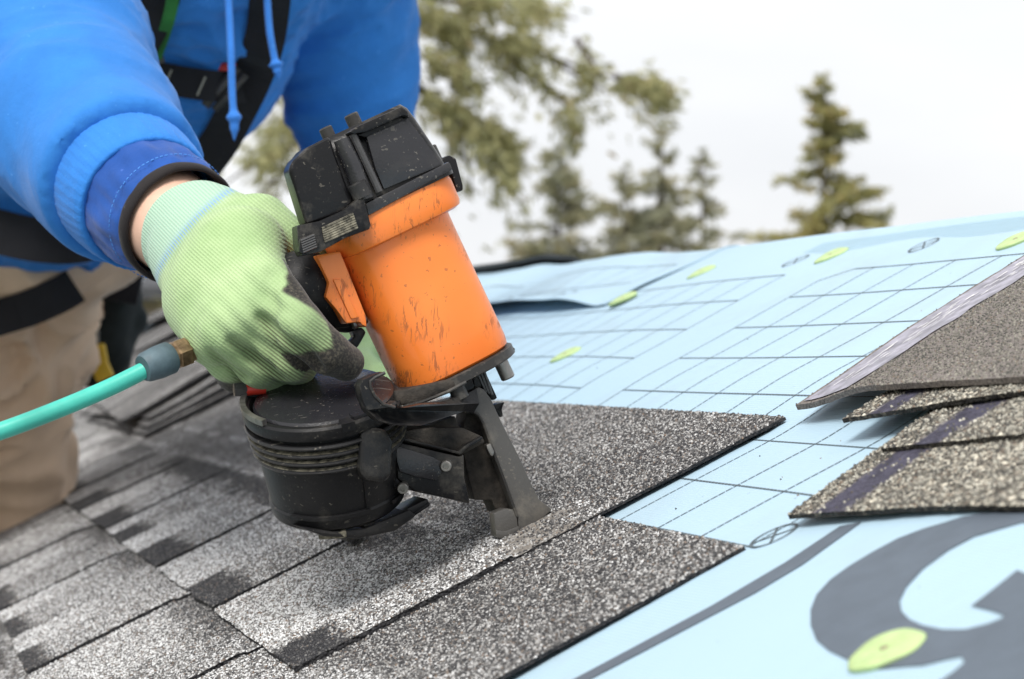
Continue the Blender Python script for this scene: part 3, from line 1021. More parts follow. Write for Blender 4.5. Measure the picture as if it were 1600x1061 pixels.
def lay_shingle(ua, ub, v0, slots, first=0.5, fine=0.005, skew=0.0, dark_after=None):
    sl = [s for s in slots if ua - 1e-6 <= s <= ub + 1e-6]
    xs = list(np.arange(ua, ub, fine)) + [ub]
    for s in sl:
        if ua + 0.01 < s < ub - 0.01:
            xs = [x for x in xs if abs(x - s) > 0.0036] + [s - 0.0020, s + 0.0020]
    xs = np.array(sorted(xs))
    ys = np.array(sorted(set(list(np.round(np.arange(0, SH, fine), 5)) + [SH, 0.1434, 0.1452])))
    U, Y = np.meshgrid(xs, ys, indexing='ij')
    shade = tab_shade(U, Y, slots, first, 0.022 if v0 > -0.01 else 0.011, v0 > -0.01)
    if dark_after is not None:
        shade = shade
    cx = 0.5 * (xs[1:] + xs[:-1]); cy = 0.5 * (ys[1:] + ys[:-1])
    mask = np.ones((len(cx), len(cy)), bool)
    for s in sl:
        if ua + 0.01 < s < ub - 0.01:
            mask[np.ix_(np.abs(cx - s) < 0.0019, cy < 0.1440)] = False
    jit = 0.0009
    Uj = U + (rng.random(U.shape) - 0.5) * jit; Yj = Y + (rng.random(U.shape) - 0.5) * jit
    Uj[:, :] += 0.0012 * (n2(Y, U, 40, 1.0) - 0.5) * 2
    Yj += 0.0016 * (n2(U, Y * 0, 25, 6.0) - 0.5) * 2 * (1 - sst(0, 0.03, Y))
    Uj += skew * np.clip(Y / 0.2, 0, 1) * (1 - sst(0.0, 0.35, U - ua))
    h = HB * (1 - Y / SH)
    ye = 0.1434 if v0 > -0.01 else 0.1200
    two = 0.0018 * (1 - sst(ye, ye + 0.0018, Y))                        # doubled, laminated butt half
    bulge = 0.0022 * (n2(U, Y, 7, v0 * 9 + 2) - 0.45) * (1 - sst(0.15, 0.3, Y)) * sst(0.0, 0.3, Y + 0.1)
    # every tooth lifts a little at its near edge, so the cut shows as a dark step
    sa = np.array(sorted(slots)); ii = np.clip(np.searchsorted(sa, U - 0.0012) - 1, 0, len(sa) - 1)
    lift = (0.0026 * np.exp(-np.maximum(U - sa[ii], 0) / 0.10) - 0.0008) * (1 - sst(0.12, 0.150, Y)) * (sa[ii] > ua + 0.01)
    wt = h + TH + two + bulge + W_OFF + lift
    wt += (rng.random(U.shape) - 0.5) * 0.0005
    T = WA(Uj, v0 + Yj, wt).reshape(-1, 3); B = WA(Uj, v0 + Yj, h + W_OFF + 0.0002).reshape(-1, 3)
    Vx, Fx = solid_sheet4(T, B, grid_faces(len(xs), len(ys), mask))
    du = np.zeros(U.shape)
    if abs(v0) < 1e-6 and ua < 0.1:                                   # scuffed granules round the tool's foot
        q = np.hypot((U - 0.012) / 0.055, (Y - 0.172) / 0.030) + (n2(U, Y, 60, 4) - 0.5) * 0.9
        du = 0.62 * (1 - sst(0.55, 1.15, q))
        shade = shade + 0.3 * np.exp(-((q - 1.05) / 0.12) ** 2)
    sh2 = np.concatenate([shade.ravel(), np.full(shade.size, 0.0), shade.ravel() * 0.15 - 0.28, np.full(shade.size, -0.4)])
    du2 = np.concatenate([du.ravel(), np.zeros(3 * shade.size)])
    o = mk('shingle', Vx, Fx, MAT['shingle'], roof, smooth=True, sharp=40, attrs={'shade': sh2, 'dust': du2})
    if fine < 0.01 and v0 > -0.2:
        def hgt(u, y):
            return bil(xs, ys, wt, u, y)
        n = int((ub - ua) * SH * 0.34e6)
        gu = rng.uniform(ua, ub, n); gy = rng.uniform(0, SH, n)
        keep = (gu < 0.95) & (gy > (0 if v0 > -0.01 else -0.02)) & (gy < (SH if v0 > -0.01 or ua < 0.3 else 0.17))
        if v0 < -0.01: keep &= ~((gu > 0.02) & (gy > 0.145))
        for s in sl:
            if ua + 0.01 < s < ub - 0.01: keep &= ~((np.abs(gu - s) < 0.0024) & (gy < 0.1436))
        gu, gy = gu[keep], gy[keep]
        sh = bil(xs, ys, shade, gu, gy); dd = bil(xs, ys, du, gu, gy)
        keep = rng.random(len(gu)) > dd * 1.15
        gu, gy, sh, dd = gu[keep], gy[keep], sh[keep], dd[keep]
        skw = skew * np.clip(gy / 0.2, 0, 1) * (1 - sst(0.0, 0.35, gu - ua))
        pts = WA(gu + skw, v0 + gy, hgt(gu, gy))
        scatter(o, pts, sh - 0.12 * dd, rng)
    return o


rows = [(0, [-0.027, 0.277, 0.60, 0.875, 1.04, 1.34, 1.60, 1.87, 2.18, 2.45, 2.75, 3.05, 3.36, 3.66, 3.95, 4.25], [-0.027, 0.875, 1.87, 2.75, 3.66, 4.25], 0.22, 0.0),
        (-0.92, [-0.247, 0.085, 0.405, 0.62, 0.82, 1.16, 1.42, 1.70, 2.0, 2.3, 2.6, 2.9], [-0.247, 0.62, 1.42, 2.3, 2.9], 0.5, 0.0),
        (-2, [-0.45, -0.12, 0.20, 0.45, 0.75, 1.05, 1.36, 1.66, 1.96, 2.26], [-0.45, 0.45, 1.36, 2.26], 0.5, 0.0),
        (-3, [-0.55, -0.25, 0.05, 0.35, 0.65, 0.95, 1.25, 1.56, 1.86, 2.16], [-0.55, 0.35, 1.25, 2.16], 0.5, 0.0),
        (-4, [-0.4, -0.1, 0.2, 0.5, 0.8, 1.1, 1.4, 1.7, 2.0, 2.3], [-0.4, 0.5, 1.4, 2.3], 0.5, 0.0)]
for k, slots, joins, first, skew in rows:
    for ja, jb in zip(joins[:-1], joins[1:]):
        far = ja > 0.95 or k < -1
        lay_shingle(ja + (0 if ja == joins[0] else 0.0012), jb - 0.0012, k * EXPO + 0.0, slots, first, 0.012 if far else 0.005, skew if ja == joins[0] else 0.0)


# ------------------------------------------------------------------ loose shingles
def loose(name, corner, d1, d2, l1, l2, wf, mat, label, group, strip=None, fine=0.006, t=0.0034, shade=0.52, var=0.0):
    """sheet from a corner (u, v), unit directions d1, d2 on the roof, height function of local (a, b)"""
    A_ = np.arange(0, l1 + fine / 2, fine); B_ = np.arange(0, l2 + fine / 2, fine)
    A, B = np.meshgrid(A_, B_, indexing='ij')
    j = 0.0010
    a = A + (rng.random(A.shape) - 0.5) * j + 0.0016 * (n2(B, A * 0, 30, 2) - 0.5); b = B + (rng.random(A.shape) - 0.5) * j + 0.0016 * (n2(A, A * 0, 30, 9) - 0.5)
    u = corner[0] + d1[0] * a + d2[0] * b; v = corner[1] + d1[1] * a + d2[1] * b
    w = wf(A, B)
    T = over(u, v, w + t).reshape(-1, 3); Bt = over(u, v, w).reshape(-1, 3)
    Vx, Fx = solid_sheet4(T, Bt, grid_faces(len(A_), len(B_)))
    nn = len(T)
    sh = np.concatenate([(shade + var * (n2(A, B, 16, 3) - 0.5)).ravel(), np.full(nn, 0.12), np.full(2 * nn, -0.05)])
    at = {'shade': sh, 'dust': np.zeros(4 * nn)}
    if strip is not None:
        s_ = (sst(strip[0], strip[0] + 0.003, B + 0.004 * (n2(A, B, 50, 1) - 0.5)) * (1 - sst(strip[1] - 0.003, strip[1], B + 0.006 * (n2(A, B, 50, 5) - 0.5)))).ravel()
        at['strip'] = np.concatenate([s_, np.zeros(3 * nn)])
    else:
        at['strip'] = np.zeros(4 * nn)
    o = mk(name, Vx, Fx, mat, None, smooth=True, sharp=40, attrs=at, origin=W(*corner, 0))
    tag(o, label, 'shingle', group)
    if strip is not None:
        n = int(0.34 * 0.30 * 0.25e6)
        ga = rng.uniform(0, 0.34, n); gb = rng.uniform(0, 0.30, n)
        kp = rng.random(n) > 0.93 * bil(A_, B_, s_.reshape(A.shape), ga, gb)
        ga, gb = ga[kp], gb[kp]
        pp = over(corner[0] + d1[0] * ga + d2[0] * gb, corner[1] + d1[1] * ga + d2[1] * gb, bil(A_, B_, w, ga, gb) + t)
        scatter(o, pp, np.full(len(ga), 0.50), rng, True)
    return o


def unit(a, b):
    d = np.array(b, float) - np.array(a, float); return d / np.linalg.norm(d)


G_FAN = 'loose shingles fanned out on the underlayment'
FAN = [  # corner px, end of left edge px, end of near edge px, height, label
    ((1234, 811), (1400, 690), (1600, 803), 0.0012, 'lowest tan shingle of the right hand fan, largest granule face toward the viewer', (0.020, 0.052)),
    ((1378, 707), (1475, 640), (1600, 692), 0.0040, 'second shingle from the bottom of the fan, with a violet sealant strip', (0.024, 0.056)),
    ((1318, 661), (1372, 628), (1600, 624), 0.0068, 'thin tan shingle edge sticking out just under the grey upturned shingle', (0.020, 0.05)),
    ((1245, 641), (1545, 437), (1600, 594), 0.0096, '', None),
]
def topw(A, B):
    return 0.004 + 0.0075 * (1 - (1 - sst(0.0, 0.09, B)) * (1 - 0.5 * sst(0.0, 0.12, A))) + 0.003 * n2(A, B, 7, 6) * sst(0.02, 0.1, B)


for i, (c, le, ne, h, lab, stp) in enumerate(FAN):
    c0 = on_roof(*c, h if i < 3 else 0.004); d2 = unit(c0, on_roof(*ne, h + (0.004 if i == 3 else 0))); d1 = unit(c0, on_roof(*le, h))
    if i < 3:
        loose('shingle', c0, d1, d2, 0.34, 0.42, (lambda A, B, h=h: h + 0.0022 * n2(A, B, 8, 3) * sst(0, 0.1, B)), MAT['loose'], lab, G_FAN, strip=(stp[0], stp[1]), shade=0.62, var=0.2, t=0.0026)
    else:
        top_sh = loose('shingle', c0, d1, d2, 0.40, 0.40, topw, MAT['felt'],
                       'grey smooth upturned shingle lying on top of the fan by the printed grid', G_FAN)
        # pale film strip on the underside that now faces up, part of the shingle
        fa, fb = np.arange(0.004, 0.396, 0.006), np.arange(0.006, 0.066, 0.004)
        A, B = np.meshgrid(fa, fb, indexing='ij')
        Bj = B + 0.009 * (n2(A, B * 0, 60, 4) - 0.5) * (B > 0.05)
        w = topw(A, Bj) + 0.0034 + 0.0007
        T = over(c0[0] + d1[0] * A + d2[0] * Bj, c0[1] + d1[1] * A + d2[1] * Bj, w).reshape(-1, 3)
        mk('sealant_strip', T, grid_faces(len(fa), len(fb)), MAT['sealant'], top_sh, smooth=True)
        dv, df = [], []
        for q in range(150):
            aa = 0.02 + 0.36 * random.random(); bb = random.choice((0.020, 0.027, 0.034, 0.041)) + random.gauss(0, 0.0012); ll = random.uniform(0.004, 0.010)
            o_ = len(dv)
            for (x, y) in ((aa, bb), (aa + ll, bb), (aa + ll, bb + 0.0011), (aa, bb + 0.0011)):
                ww = topw(np.float64(x), np.float64(y)) + 0.0034 + 0.0012
                dv.append(over(c0[0] + d1[0] * x + d2[0] * y, c0[1] + d1[1] * x + d2[1] * y, ww))
            df.append([o_, o_ + 1, o_ + 2, o_ + 3])
        mk('film_dash', np.array(dv), df, MAT['white'], top_sh)
        ng = 30000
        ga, gb = rng.uniform(0, 0.40, ng), rng.uniform(0, 0.26, ng)
        kp = (gb > 0.064 + 0.010 * (n2(ga, ga * 0, 60, 2) - 0.5)) | (rng.random(ng) < 0.16)
        ga, gb = ga[kp], gb[kp]
        scatter(top_sh, over(c0[0] + d1[0] * ga + d2[0] * gb, c0[1] + d1[1] * ga + d2[1] * gb, topw(ga, gb) + 0.0034), 0.48 + 0.12 * (n2(ga, gb, 18, 4) - 0.5), rng, True, 0.75, spread=0.42)
        top_sh['category'] = 'shingle'

G_PILE = 'loose shingles piled behind the hose'
PILE = [(1.90, 0.160, 0.000, 0.0, 'bottom shingle of the pile behind the teal hose'),
        (1.93, 0.170, 0.006, 0.02, 'second shingle up in the pile behind the teal hose'),
        (1.98, 0.185, 0.013, -0.03, 'third shingle up, slightly turned, in the pile behind the hose'),
        (2.06, 0.150, 0.022, 0.05, 'topmost curled shingle of the pile behind the teal hose')]
for (u, v, h, rot, lab) in PILE:
    base = 0.001
    d1 = np.array([math.cos(rot), math.sin(rot)]); d2 = np.array([-math.sin(rot), math.cos(rot)])
    loose('shingle', (u, v), d1, d2, 0.9, 0.337, (lambda A, B, h=h, base=base: base + h + (0.012 + h * 0.8) * n2(A, B, 4, h * 99) * sst(0.0, 0.2, B) + 0.002), MAT['shingle'], lab, G_PILE, fine=0.015, t=0.005, shade=0.40, var=0.35)
for (u, v, h, rot, lab) in ((3.3, 0.30, 0.0, 0.05, 'lower dark shingle far off along the ridge'), (3.7, 0.36, 0.012, -0.12, 'middle rumpled shingle far off along the ridge'), (4.2, 0.33, 0.03, 0.10, 'upper rumpled shingle farthest off along the ridge')):
    d1 = np.array([math.cos(rot), math.sin(rot)]); d2 = np.array([-math.sin(rot), math.cos(rot)])
    loose('shingle', (u, v), d1, d2, 0.9, 0.337, (lambda A, B, h=h: 0.012 + h + 0.03 * n2(A, B, 5, h * 99)), MAT['shingle'], lab, 'rumpled shingles near the far ridge', fine=0.02, t=0.006, shade=0.40, var=0.35)

# ------------------------------------------------------------------ cap nails
def cap_mesh():
    n = 28; prof = [(0.0150, -0.0020), (0.0158, -0.0002), (0.0160, 0.0005), (0.0150, 0.0012), (0.0100, 0.0012), (0.0050, 0.0013), (0.0030, 0.0009)]
    V, Fc = [], []
    for r, h in prof:
        for k in range(n):
            a = 2 * math.pi * k / n
            rr = r * (1 + 0.03 * math.sin(3 * a + 1) + 0.02 * math.sin(7 * a))
            V.append(EV * rr * math.cos(a) + SV * rr * math.sin(a) + NV * (h + 0.0006 * math.sin(2 * a)))
    for i in range(len(prof) - 1):
        for k in range(n):
            a, b = i * n + k, i * n + (k + 1) % n
            Fc.append([a, b, b + n, a + n])
    Fc.append(list(range((len(prof) - 1) * n, len(prof) * n)))
    return np.array(V), Fc


CAPS = [(1385, 1020, mem_w, 'yellow green nail cap on the big grey printed emblem'), (1588, 377, mem_w, 'yellow green nail cap at the right edge above the grey shingle'),
        (1299, 403, mem_w, 'yellow green nail cap between the two circled marks near the ridge'), (1096, 427, mem_w, 'yellow green nail cap just right of the lapped blue edge'),
        (972, 466, far_w, 'yellow green nail cap at the corner of the lapped blue piece'), (884, 556, mem_w, 'yellow green nail cap on the grid right of the orange tool')]
cap_root = None
for (x, y, wf, lab) in CAPS:
    u, v = on_roof(x, y, 0.006 if wf is far_w else 0.001)
    loc = over(np.float64(u), np.float64(v), wf(u, v) + 0.0009)
    if cap_root is None:
        cap_root = r_ = thing('cap_nail', lab, 'cap nail', loc, 'plastic cap nails in the underlayment')
        cv, cf = cap_mesh()
        c_ = mk('cap', cv + loc, cf, MAT['cap'], r_, smooth=True)
        hv, hf = lathe(loc + NV * 0.0010, NV, [(0.0019, 0), (0.0019, 0.0002), (0.0015, 0.0005)], 14)
        mk('nail_head', hv, hf, MAT['rust'], r_)
        parts = list(r_.children)
    else:
        r_ = cap_root.copy(); COL.objects.link(r_); r_.location = [float(q) for q in loc]; r_['label'] = lab
        for ch in parts:
            c2 = ch.copy(); COL.objects.link(c2); c2.parent = r_

# stray granules shaken loose onto the blue sheet
nl = 40
lu = np.concatenate([rng.normal(-0.10, 0.10, nl // 2), rng.uniform(-0.5, 0.5, nl - nl // 2)])
lv_ = np.concatenate([rng.normal(0.27, 0.07, nl // 2), rng.uniform(0.05, 0.6, nl - nl // 2)])
ok = ~((lu > -0.26) & (lv_ < 0.21)) & ~((lu > -0.045) & (lv_ < 0.345))
lu, lv_ = lu[ok], lv_[ok]
lo_ = scatter(None, over(lu, lv_, mem_w(lu, lv_) + 0.0002), np.full(len(lu), 0.32), rng, False, 0.75, 'loose_granules')
tag(lo_, 'loose dark mineral granules scattered on the blue underlayment', 'granules')

# ------------------------------------------------------------------ coil nailer (stands square on the roof, nose up the slope)
UM = 0.058
gun = thing('coil_nailer', 'orange and black pneumatic roofing nailer pressed onto the shingles', 'nail gun', W(UM, 0.175, 0.006))


def prism(px, u0, u1, bev=0.0012, seg=2, taper=None, raw=False):
    """outline given where it is seen on the near plane u0, built through to u1"""
    q = [on_u(x, y, u0) for x, y in px]
    n = len(q); c = np.mean(q, 0)
    k = taper or 1.0
    V = [W(u0, v, w) for v, w in q] + [W(u1, c[0] + (v - c[0]) * k, c[1] + (w - c[1]) * k) for v, w in q]
    Fc = [list(range(n)), list(range(n, 2 * n))[::-1]] + [[i, i + n, (i + 1) % n + n, (i + 1) % n] for i in range(n)]
    V, Fc = np.array(V), Fc
    return (V, Fc) if raw else bevelled(V, Fc, bev, seg)


def gp(name, vf, mat, parent=gun, smooth=True, sharp=35):
    return mk(name, vf[0], vf[1], mat, parent, smooth=smooth, sharp=sharp)


def cyl(c, axis, r, h, n=20, ch=0.0006):
    return lathe(np.asarray(c), axis, [(r - ch, 0), (r, ch), (r, h - ch), (r - ch, h)], n)


def Gv(v, w, u=UM): return W(u, v, w)


# barrel: rounded square section, slightly flared, with a collar
bprof = [(0.0345, 0.0), (0.0365, 0.0015), (0.0372, 0.006), (0.0374, 0.02), (0.0374, 0.05), (0.0374, 0.078), (0.0376, 0.090), (0.0384, 0.0925)]
barrel = gp('barrel', lathe(Gv(0.1805, 0.107), NV, bprof, 72, SV, 0.94, 2.7), MAT['orange'])
cprof = [(0.0372, 0.0), (0.0402, 0.0012), (0.0412, 0.004), (0.0416, 0.017), (0.0410, 0.020), (0.0395, 0.021)]
gp('collar', lathe(Gv(0.1845, 0.1985), NV, cprof, 72, SV, 1.0, 4.0), MAT['orange'])
blk = zz([(245, 975), (330, 960), (470, 1290), (640, 1640), (640, 1700), (560, 1560), (480, 1395), (385, 1380), (335, 1260), (290, 1215), (300, 1150)], 3.79, 430, 140)
gp('handle_mount', prism([(494, 399), (532, 392), (572, 492), (574, 512), (566, 508), (562, 503), (541, 506), (524, 482), (508, 464), (514, 442)], UM - 0.0255, UM + 0.0255, 0.003), MAT['orange'])
gp('mount_rib', prism([(520, 436), (532, 436), (562, 496), (549, 499)], UM - 0.0275, UM - 0.020, 0.0012), MAT['orange'])
# raised pad at the barrel base

# head cap
def cap_ring(w, v0, v1, hu, r):
    """rounded rectangle ring at height w"""
    pts = []
    cv, hv = (v0 + v1) / 2, (v1 - v0) / 2
    for cx, cy, a0 in ((1, 1, 0), (-1, 1, 90), (-1, -1, 180), (1, -1, 270)):
        for k in range(7):
            a = math.radians(a0 + 15 * k)
            pts.append(Gv(cv + cx * (hv - r) + r * math.cos(a), w, UM + cy * (hu - r) + r * math.sin(a)))
    return pts


def loft(rings):
    n = len(rings[0]); V = [p for r in rings for p in r]; Fc = []
    for i in range(len(rings) - 1):
        for k in range(n):
            a, b = i * n + k, i * n + (k + 1) % n
            Fc.append([a, b, b + n, a + n])
    Fc.append(list(range(n))[::-1]); Fc.append(list(range((len(rings) - 1) * n, len(rings) * n)))
    return np.array(V), Fc


head = gp('head_cap', loft([cap_ring(0.2185, 0.139, 0.2255, 0.0405, 0.010), cap_ring(0.2245, 0.1385, 0.226, 0.041, 0.010), cap_ring(0.2255, 0.1395, 0.2235, 0.0385, 0.010),
                            cap_ring(0.236, 0.1395, 0.2225, 0.0375, 0.010), cap_ring(0.258, 0.142, 0.2195, 0.0355, 0.010), cap_ring(0.266, 0.146, 0.2185, 0.0335, 0.011), cap_ring(0.2700, 0.153, 0.217, 0.029, 0.012)]), MAT['black'])
n_u = UM - 0.0372
gp('left_boss', prism([(451, 264), (458, 250), (482, 229), (516, 212), (524, 240), (552, 315), (548, 330), (478, 352), (462, 300)], UM - 0.0410, UM - 0.02, 0.0035, 3), MAT['black'], head)
gp('side_plate', prism([(571, 207), (636, 183), (688, 252), (692, 258), (600, 296), (586, 262)], UM - 0.0412, UM - 0.02, 0.0012, 2), MAT['blacksm'], head)
gp('rim_band', prism([(571, 318), (702, 252), (708, 265), (576, 337)], UM - 0.0432, UM - 0.03, 0.0012), MAT['blacksm'], head)
gp('lip', prism([(546, 206), (557, 198), (628, 166), (637, 174), (640, 184), (631, 180), (572, 206), (553, 209)], UM - 0.0455, UM + 0.03, 0.0010), MAT['black'], head)
gp('vent_slot', prism([(560, 211), (626, 182), (633, 187), (572, 214)], UM - 0.0422, UM - 0.039, 0.0004), MAT['rubber'], head)
gp('post', tube([W(UM - 0.0400, *on_u(533, 218, UM - 0.04)), W(UM - 0.0405, *on_u(552, 262, UM - 0.04)), W(UM - 0.0410, *on_u(570, 312, UM - 0.04))], [0.0048, 0.0056, 0.0058], 16), MAT['blacksm'], head)
gp('groove_edge', tube([W(UM - 0.0405, *on_u(551, 210, UM - 0.04)), W(UM - 0.0415, *on_u(592, 300, UM - 0.04))], 0.0024, 10), MAT['blacksm'], head)


def bolt(v, w, u, r=0.0052, h=0.009, name='bolt', parent=None, axis=None, mat='steel', n=16):
    ax = NV if axis is None else axis
    c = W(u, v, w)
    V1 = lathe(c, ax, [(r, 0), (r, h - 0.0008), (r - 0.0008, h)], n)
    V2 = lathe(c + ax * (h - 0.0002), ax, [(r * 0.5, 0.0), (r * 0.5, 0.00035)], 6)
    return gp(name, merge([V1, V2]), MAT[mat], parent or gun, sharp=30)


for (x, y, u, r) in ((514, 213, UM - 0.020, 0.0042), (554, 192, UM - 0.004, 0.0046)):
    v, w = on_u(x, y, u); bolt(v, w - 0.004, u, r, 0.010, parent=head, mat='dirtysteel')
v, w = on_u(567, 308, UM - 0.043); bolt(v, w, UM - 0.0435, 0.0060, 0.0095, parent=head, mat='black')
v, w = on_u(681, 255, UM - 0.012); bolt(v, w, UM - 0.012, 0.0050, 0.011, parent=head, mat='dirtysteel')
# ribbed latch on the rear and hook on the front
latch = gp('latch_bracket', prism([(538, 328), (562, 308), (570, 312), (580, 352), (578, 358), (540, 372), (500, 394), (472, 400), (466, 386), (464, 352), (476, 350), (500, 345)], UM - 0.0475, UM - 0.030, 0.0018), MAT['black'])
for k in range(7):
    t = k / 6
    a = (503 + 4 * t + 0, 357 + 21 * t); b = (552 + 7 * t, 334 + 21 * t)
    p, q = W(UM - 0.0480, *on_u(*a, UM - 0.048)), W(UM - 0.0480, *on_u(*b, UM - 0.048))
    gp('grip_ridge', tube([p, q], 0.00075, 6), MAT['worngold'], latch)
gp('latch_tab', prism([(468, 372), (492, 364), (499, 376), (498, 386), (474, 398), (467, 393)], UM - 0.0495, UM - 0.040, 0.0014), MAT['black'], latch)
for k in range(6):
    t = k / 5
    p, q = W(UM - 0.0500, *on_u(470 + 4 * t, 376 + 18 * t, UM - 0.05)), W(UM - 0.0500, *on_u(491 + 4 * t, 367 + 18 * t, UM - 0.05))
    gp('grip_ridge', tube([p, q], 0.0006, 6), MAT['blacksm'], latch)
gp('front_hook', prism([(690, 262), (692, 246), (702, 242), (713, 247), (724, 290), (724, 298), (714, 300), (705, 268), (697, 262)], UM - 0.012, UM + 0.022, 0.0015), MAT['black'])

# grip, trigger
gh = chain([(W(UM, 0.052, 0.188), 0.0150), (W(UM, 0.075, 0.190), 0.0165), (W(UM, 0.117, 0.194), 0.0200)], 0.01) + chain([(W(UM, 0.117, 0.194), 0.0200), (W(UM, 0.129, 0.178), 0.0145), (W(UM, 0.134, 0.165), 0.009)], 0.012)
V_, Q_ = blob(gh, 0.0022)
gp('grip', (V_, Q_), MAT['rubber'], sharp=None)
gp('trigger', prism([(549, 517), (566, 511), (573, 519), (566, 532), (559, 544), (551, 542), (547, 533), (555, 526)], UM - 0.006, UM + 0.006, 0.0018), MAT['black'])
gp('trigger_pin', cyl(W(UM - 0.010, *on_u(549, 507, UM - 0.01)), SV, 0.0038, 0.010), MAT['steel'])

# base flange under the barrel
fl = gp('base_flange', lathe(Gv(0.1805, 0.1000), NV, [(0.0375, 0), (0.0392, 0.0008), (0.0392, 0.0060), (0.0380, 0.0068)], 64, SV, 0.94, 2.4), MAT['dirtysteel'])
gp('flange_ear', prism([(742, 570), (795, 541), (806, 543), (805, 551), (752, 586)], UM - 0.016, UM + 0.012, 0.0018), MAT['dirtysteel'], fl)
v, w = on_u(783, 567, UM - 0.006); bolt(v, w + 0.004, UM - 0.006, 0.0046, 0.015, parent=fl, axis=-NV)
v, w = on_u(713, 606, UM - 0.03); bolt(v, w + 0.006, UM - 0.030, 0.0052, 0.014, parent=fl, axis=-NV, mat='dirtysteel')
gp('bumper_plate', prism([(606, 612), (640, 607), (720, 588), (728, 596), (700, 612), (650, 632), (612, 634), (604, 626)], UM - 0.036, UM + 0.02, 0.0015), MAT['dirty'])
gp('bumper_lip', tube([W(UM - 0.037, *on_u(x, y, UM - 0.037)) for x, y in ((604, 632), (630, 636), (660, 628), (700, 612), (728, 597))], 0.0011, 8), MAT['dirtysteel'])

# nose: leg, foot, bracket arm, housing
Z = lambda l: zz(l, 3.316, 560, 540)
leg = gp('nose_leg', prism(Z([(545, 262), (600, 222), (625, 214), (652, 226), (690, 278), (745, 400), (830, 565), (900, 720), (938, 795), (1008, 850), (935, 912), (832, 972), (822, 880), (805, 838), (762, 720), (695, 540), (642, 395), (615, 355), (580, 340), (545, 345)]), UM - 0.019, UM + 0.016, 0.0016, 2), MAT['footsteel'])
gp('leg_web', prism(Z([(560, 345), (610, 350), (650, 400), (700, 545), (765, 720), (808, 850), (720, 870), (690, 800), (600, 800), (560, 640), (530, 480)]), UM - 0.0085, UM + 0.015, 0.001), MAT['dirty'])
gp('leg_edge', tube([W(UM - 0.0195, *on_u(x, y, UM - 0.0195)) for x, y in Z([(556, 342), (592, 342), (622, 360), (646, 400), (698, 545), (764, 722), (806, 840), (822, 885)])], 0.0010, 8), MAT['dirtysteel'])
toe = gp('foot', prism(Z([(702, 868), (760, 845), (802, 848), (822, 890), (832, 972), (790, 992), (740, 1000), (712, 985)]), UM - 0.0198, UM - 0.008, 0.0011), MAT['footsteel'])
gp('foot_pad', prism(Z([(712, 955), (760, 962), (832, 935), (836, 975), (790, 996), (740, 1003), (714, 990)]), UM - 0.0202, UM - 0.009, 0.0009), MAT['footsteel'], toe)
gp('leg_clip', prism(Z([(664, 515), (684, 505), (704, 548), (700, 572), (686, 572), (668, 535)]), UM - 0.0215, UM - 0.015, 0.0007), MAT['steel'])
gp('guide_column', prism(Z([(592, 160), (645, 128), (662, 140), (722, 272), (700, 285), (672, 245), (640, 210), (606, 222)]), UM - 0.012, UM + 0.018, 0.001), MAT['black'])
gp('guide_column', prism(Z([(525, 175), (585, 150), (602, 215), (540, 258)]), UM - 0.022, UM + 0.01, 0.001), MAT['black'])
for k in range(3):
    gp('column_rib', tube([W(UM - 0.0130, *on_u(x, y, UM - 0.013)) for x, y in Z([(622 + 16 * k, 150 - 6 * k), (665 + 14 * k, 245 + 5 * k)])], 0.0008, 6), MAT['blacksm'])
gp('side_catch', prism(Z([(705, 305), (755, 292), (758, 300), (722, 330), (745, 335), (750, 365), (738, 372), (720, 345), (708, 330)]), UM - 0.006, UM + 0.006, 0.0008), MAT['black'])
ARM_PX = Z([(8, 208), (22, 178), (90, 146), (138, 135), (142, 150), (95, 170), (68, 186), (66, 205), (86, 255), (130, 298), (190, 316), (240, 322), (330, 302), (430, 290), (540, 258), (612, 222), (628, 300), (600, 346), (560, 340), (455, 372), (330, 414), (200, 414), (105, 390), (45, 335), (20, 270)])


def arm_u(x): return UM - 0.022 - 0.080 * float(1 - sst(615, 745, x))          # swings out round the drum, back to the nose


q = [(arm_u(x), on_u(x, y, arm_u(x))) for x, y in ARM_PX]
n_ = len(q)
av = np.array([W(u, *vw) for u, vw in q] + [W(u + 0.016, *vw) for u, vw in q])
af = [list(range(n_)), list(range(n_, 2 * n_))[::-1]] + [[i, i + n_, (i + 1) % n_ + n_, (i + 1) % n_] for i in range(n_)]
tr_ = [list(t) for t in tessellate_polygon([[Vector((x, y, 0)) for x, y in ARM_PX]])]
bma = bevelled(av, tr_ + [[i + n_ for i in t[::-1]] for t in tr_] + af[2:], 0.0016, 2, 40)
arm = gp('bracket_arm', bma, MAT['black'])
gp('arm_edge', tube([W(arm_u(x) - 0.0005, *on_u(x, y, arm_u(x) - 0.0005)) for x, y in Z([(138, 140), (92, 162), (62, 186), (64, 212), (84, 258), (128, 302), (190, 320)])], 0.0009, 8), MAT['dirtysteel'], arm)
gp('feed_cover', prism([(562, 676), (575, 664), (604, 672), (614, 690), (612, 742), (602, 754), (572, 750), (562, 736)], UM - 0.0665, UM - 0.020, 0.0035, 3), MAT['canmat'])
gp('magazine_base', prism([(462, 822), (520, 830), (570, 826), (640, 796), (652, 806), (618, 830), (560, 842), (505, 838)], UM - 0.038, UM + 0.03, 0.002), MAT['rubber'])
hs = gp('feed_housing', prism(Z([(190, 500), (225, 505), (525, 575), (548, 560), (552, 690), (582, 822), (470, 795), (300, 758), (205, 690)]), UM - 0.036, UM + 0.012, 0.0016, 2), MAT['black'])
gp('housing_lid', prism(Z([(215, 445), (380, 425), (540, 425), (640, 470), (660, 500), (545, 562), (525, 570), (225, 498)]), UM - 0.030, UM + 0.016, 0.0014), MAT['dirty'])
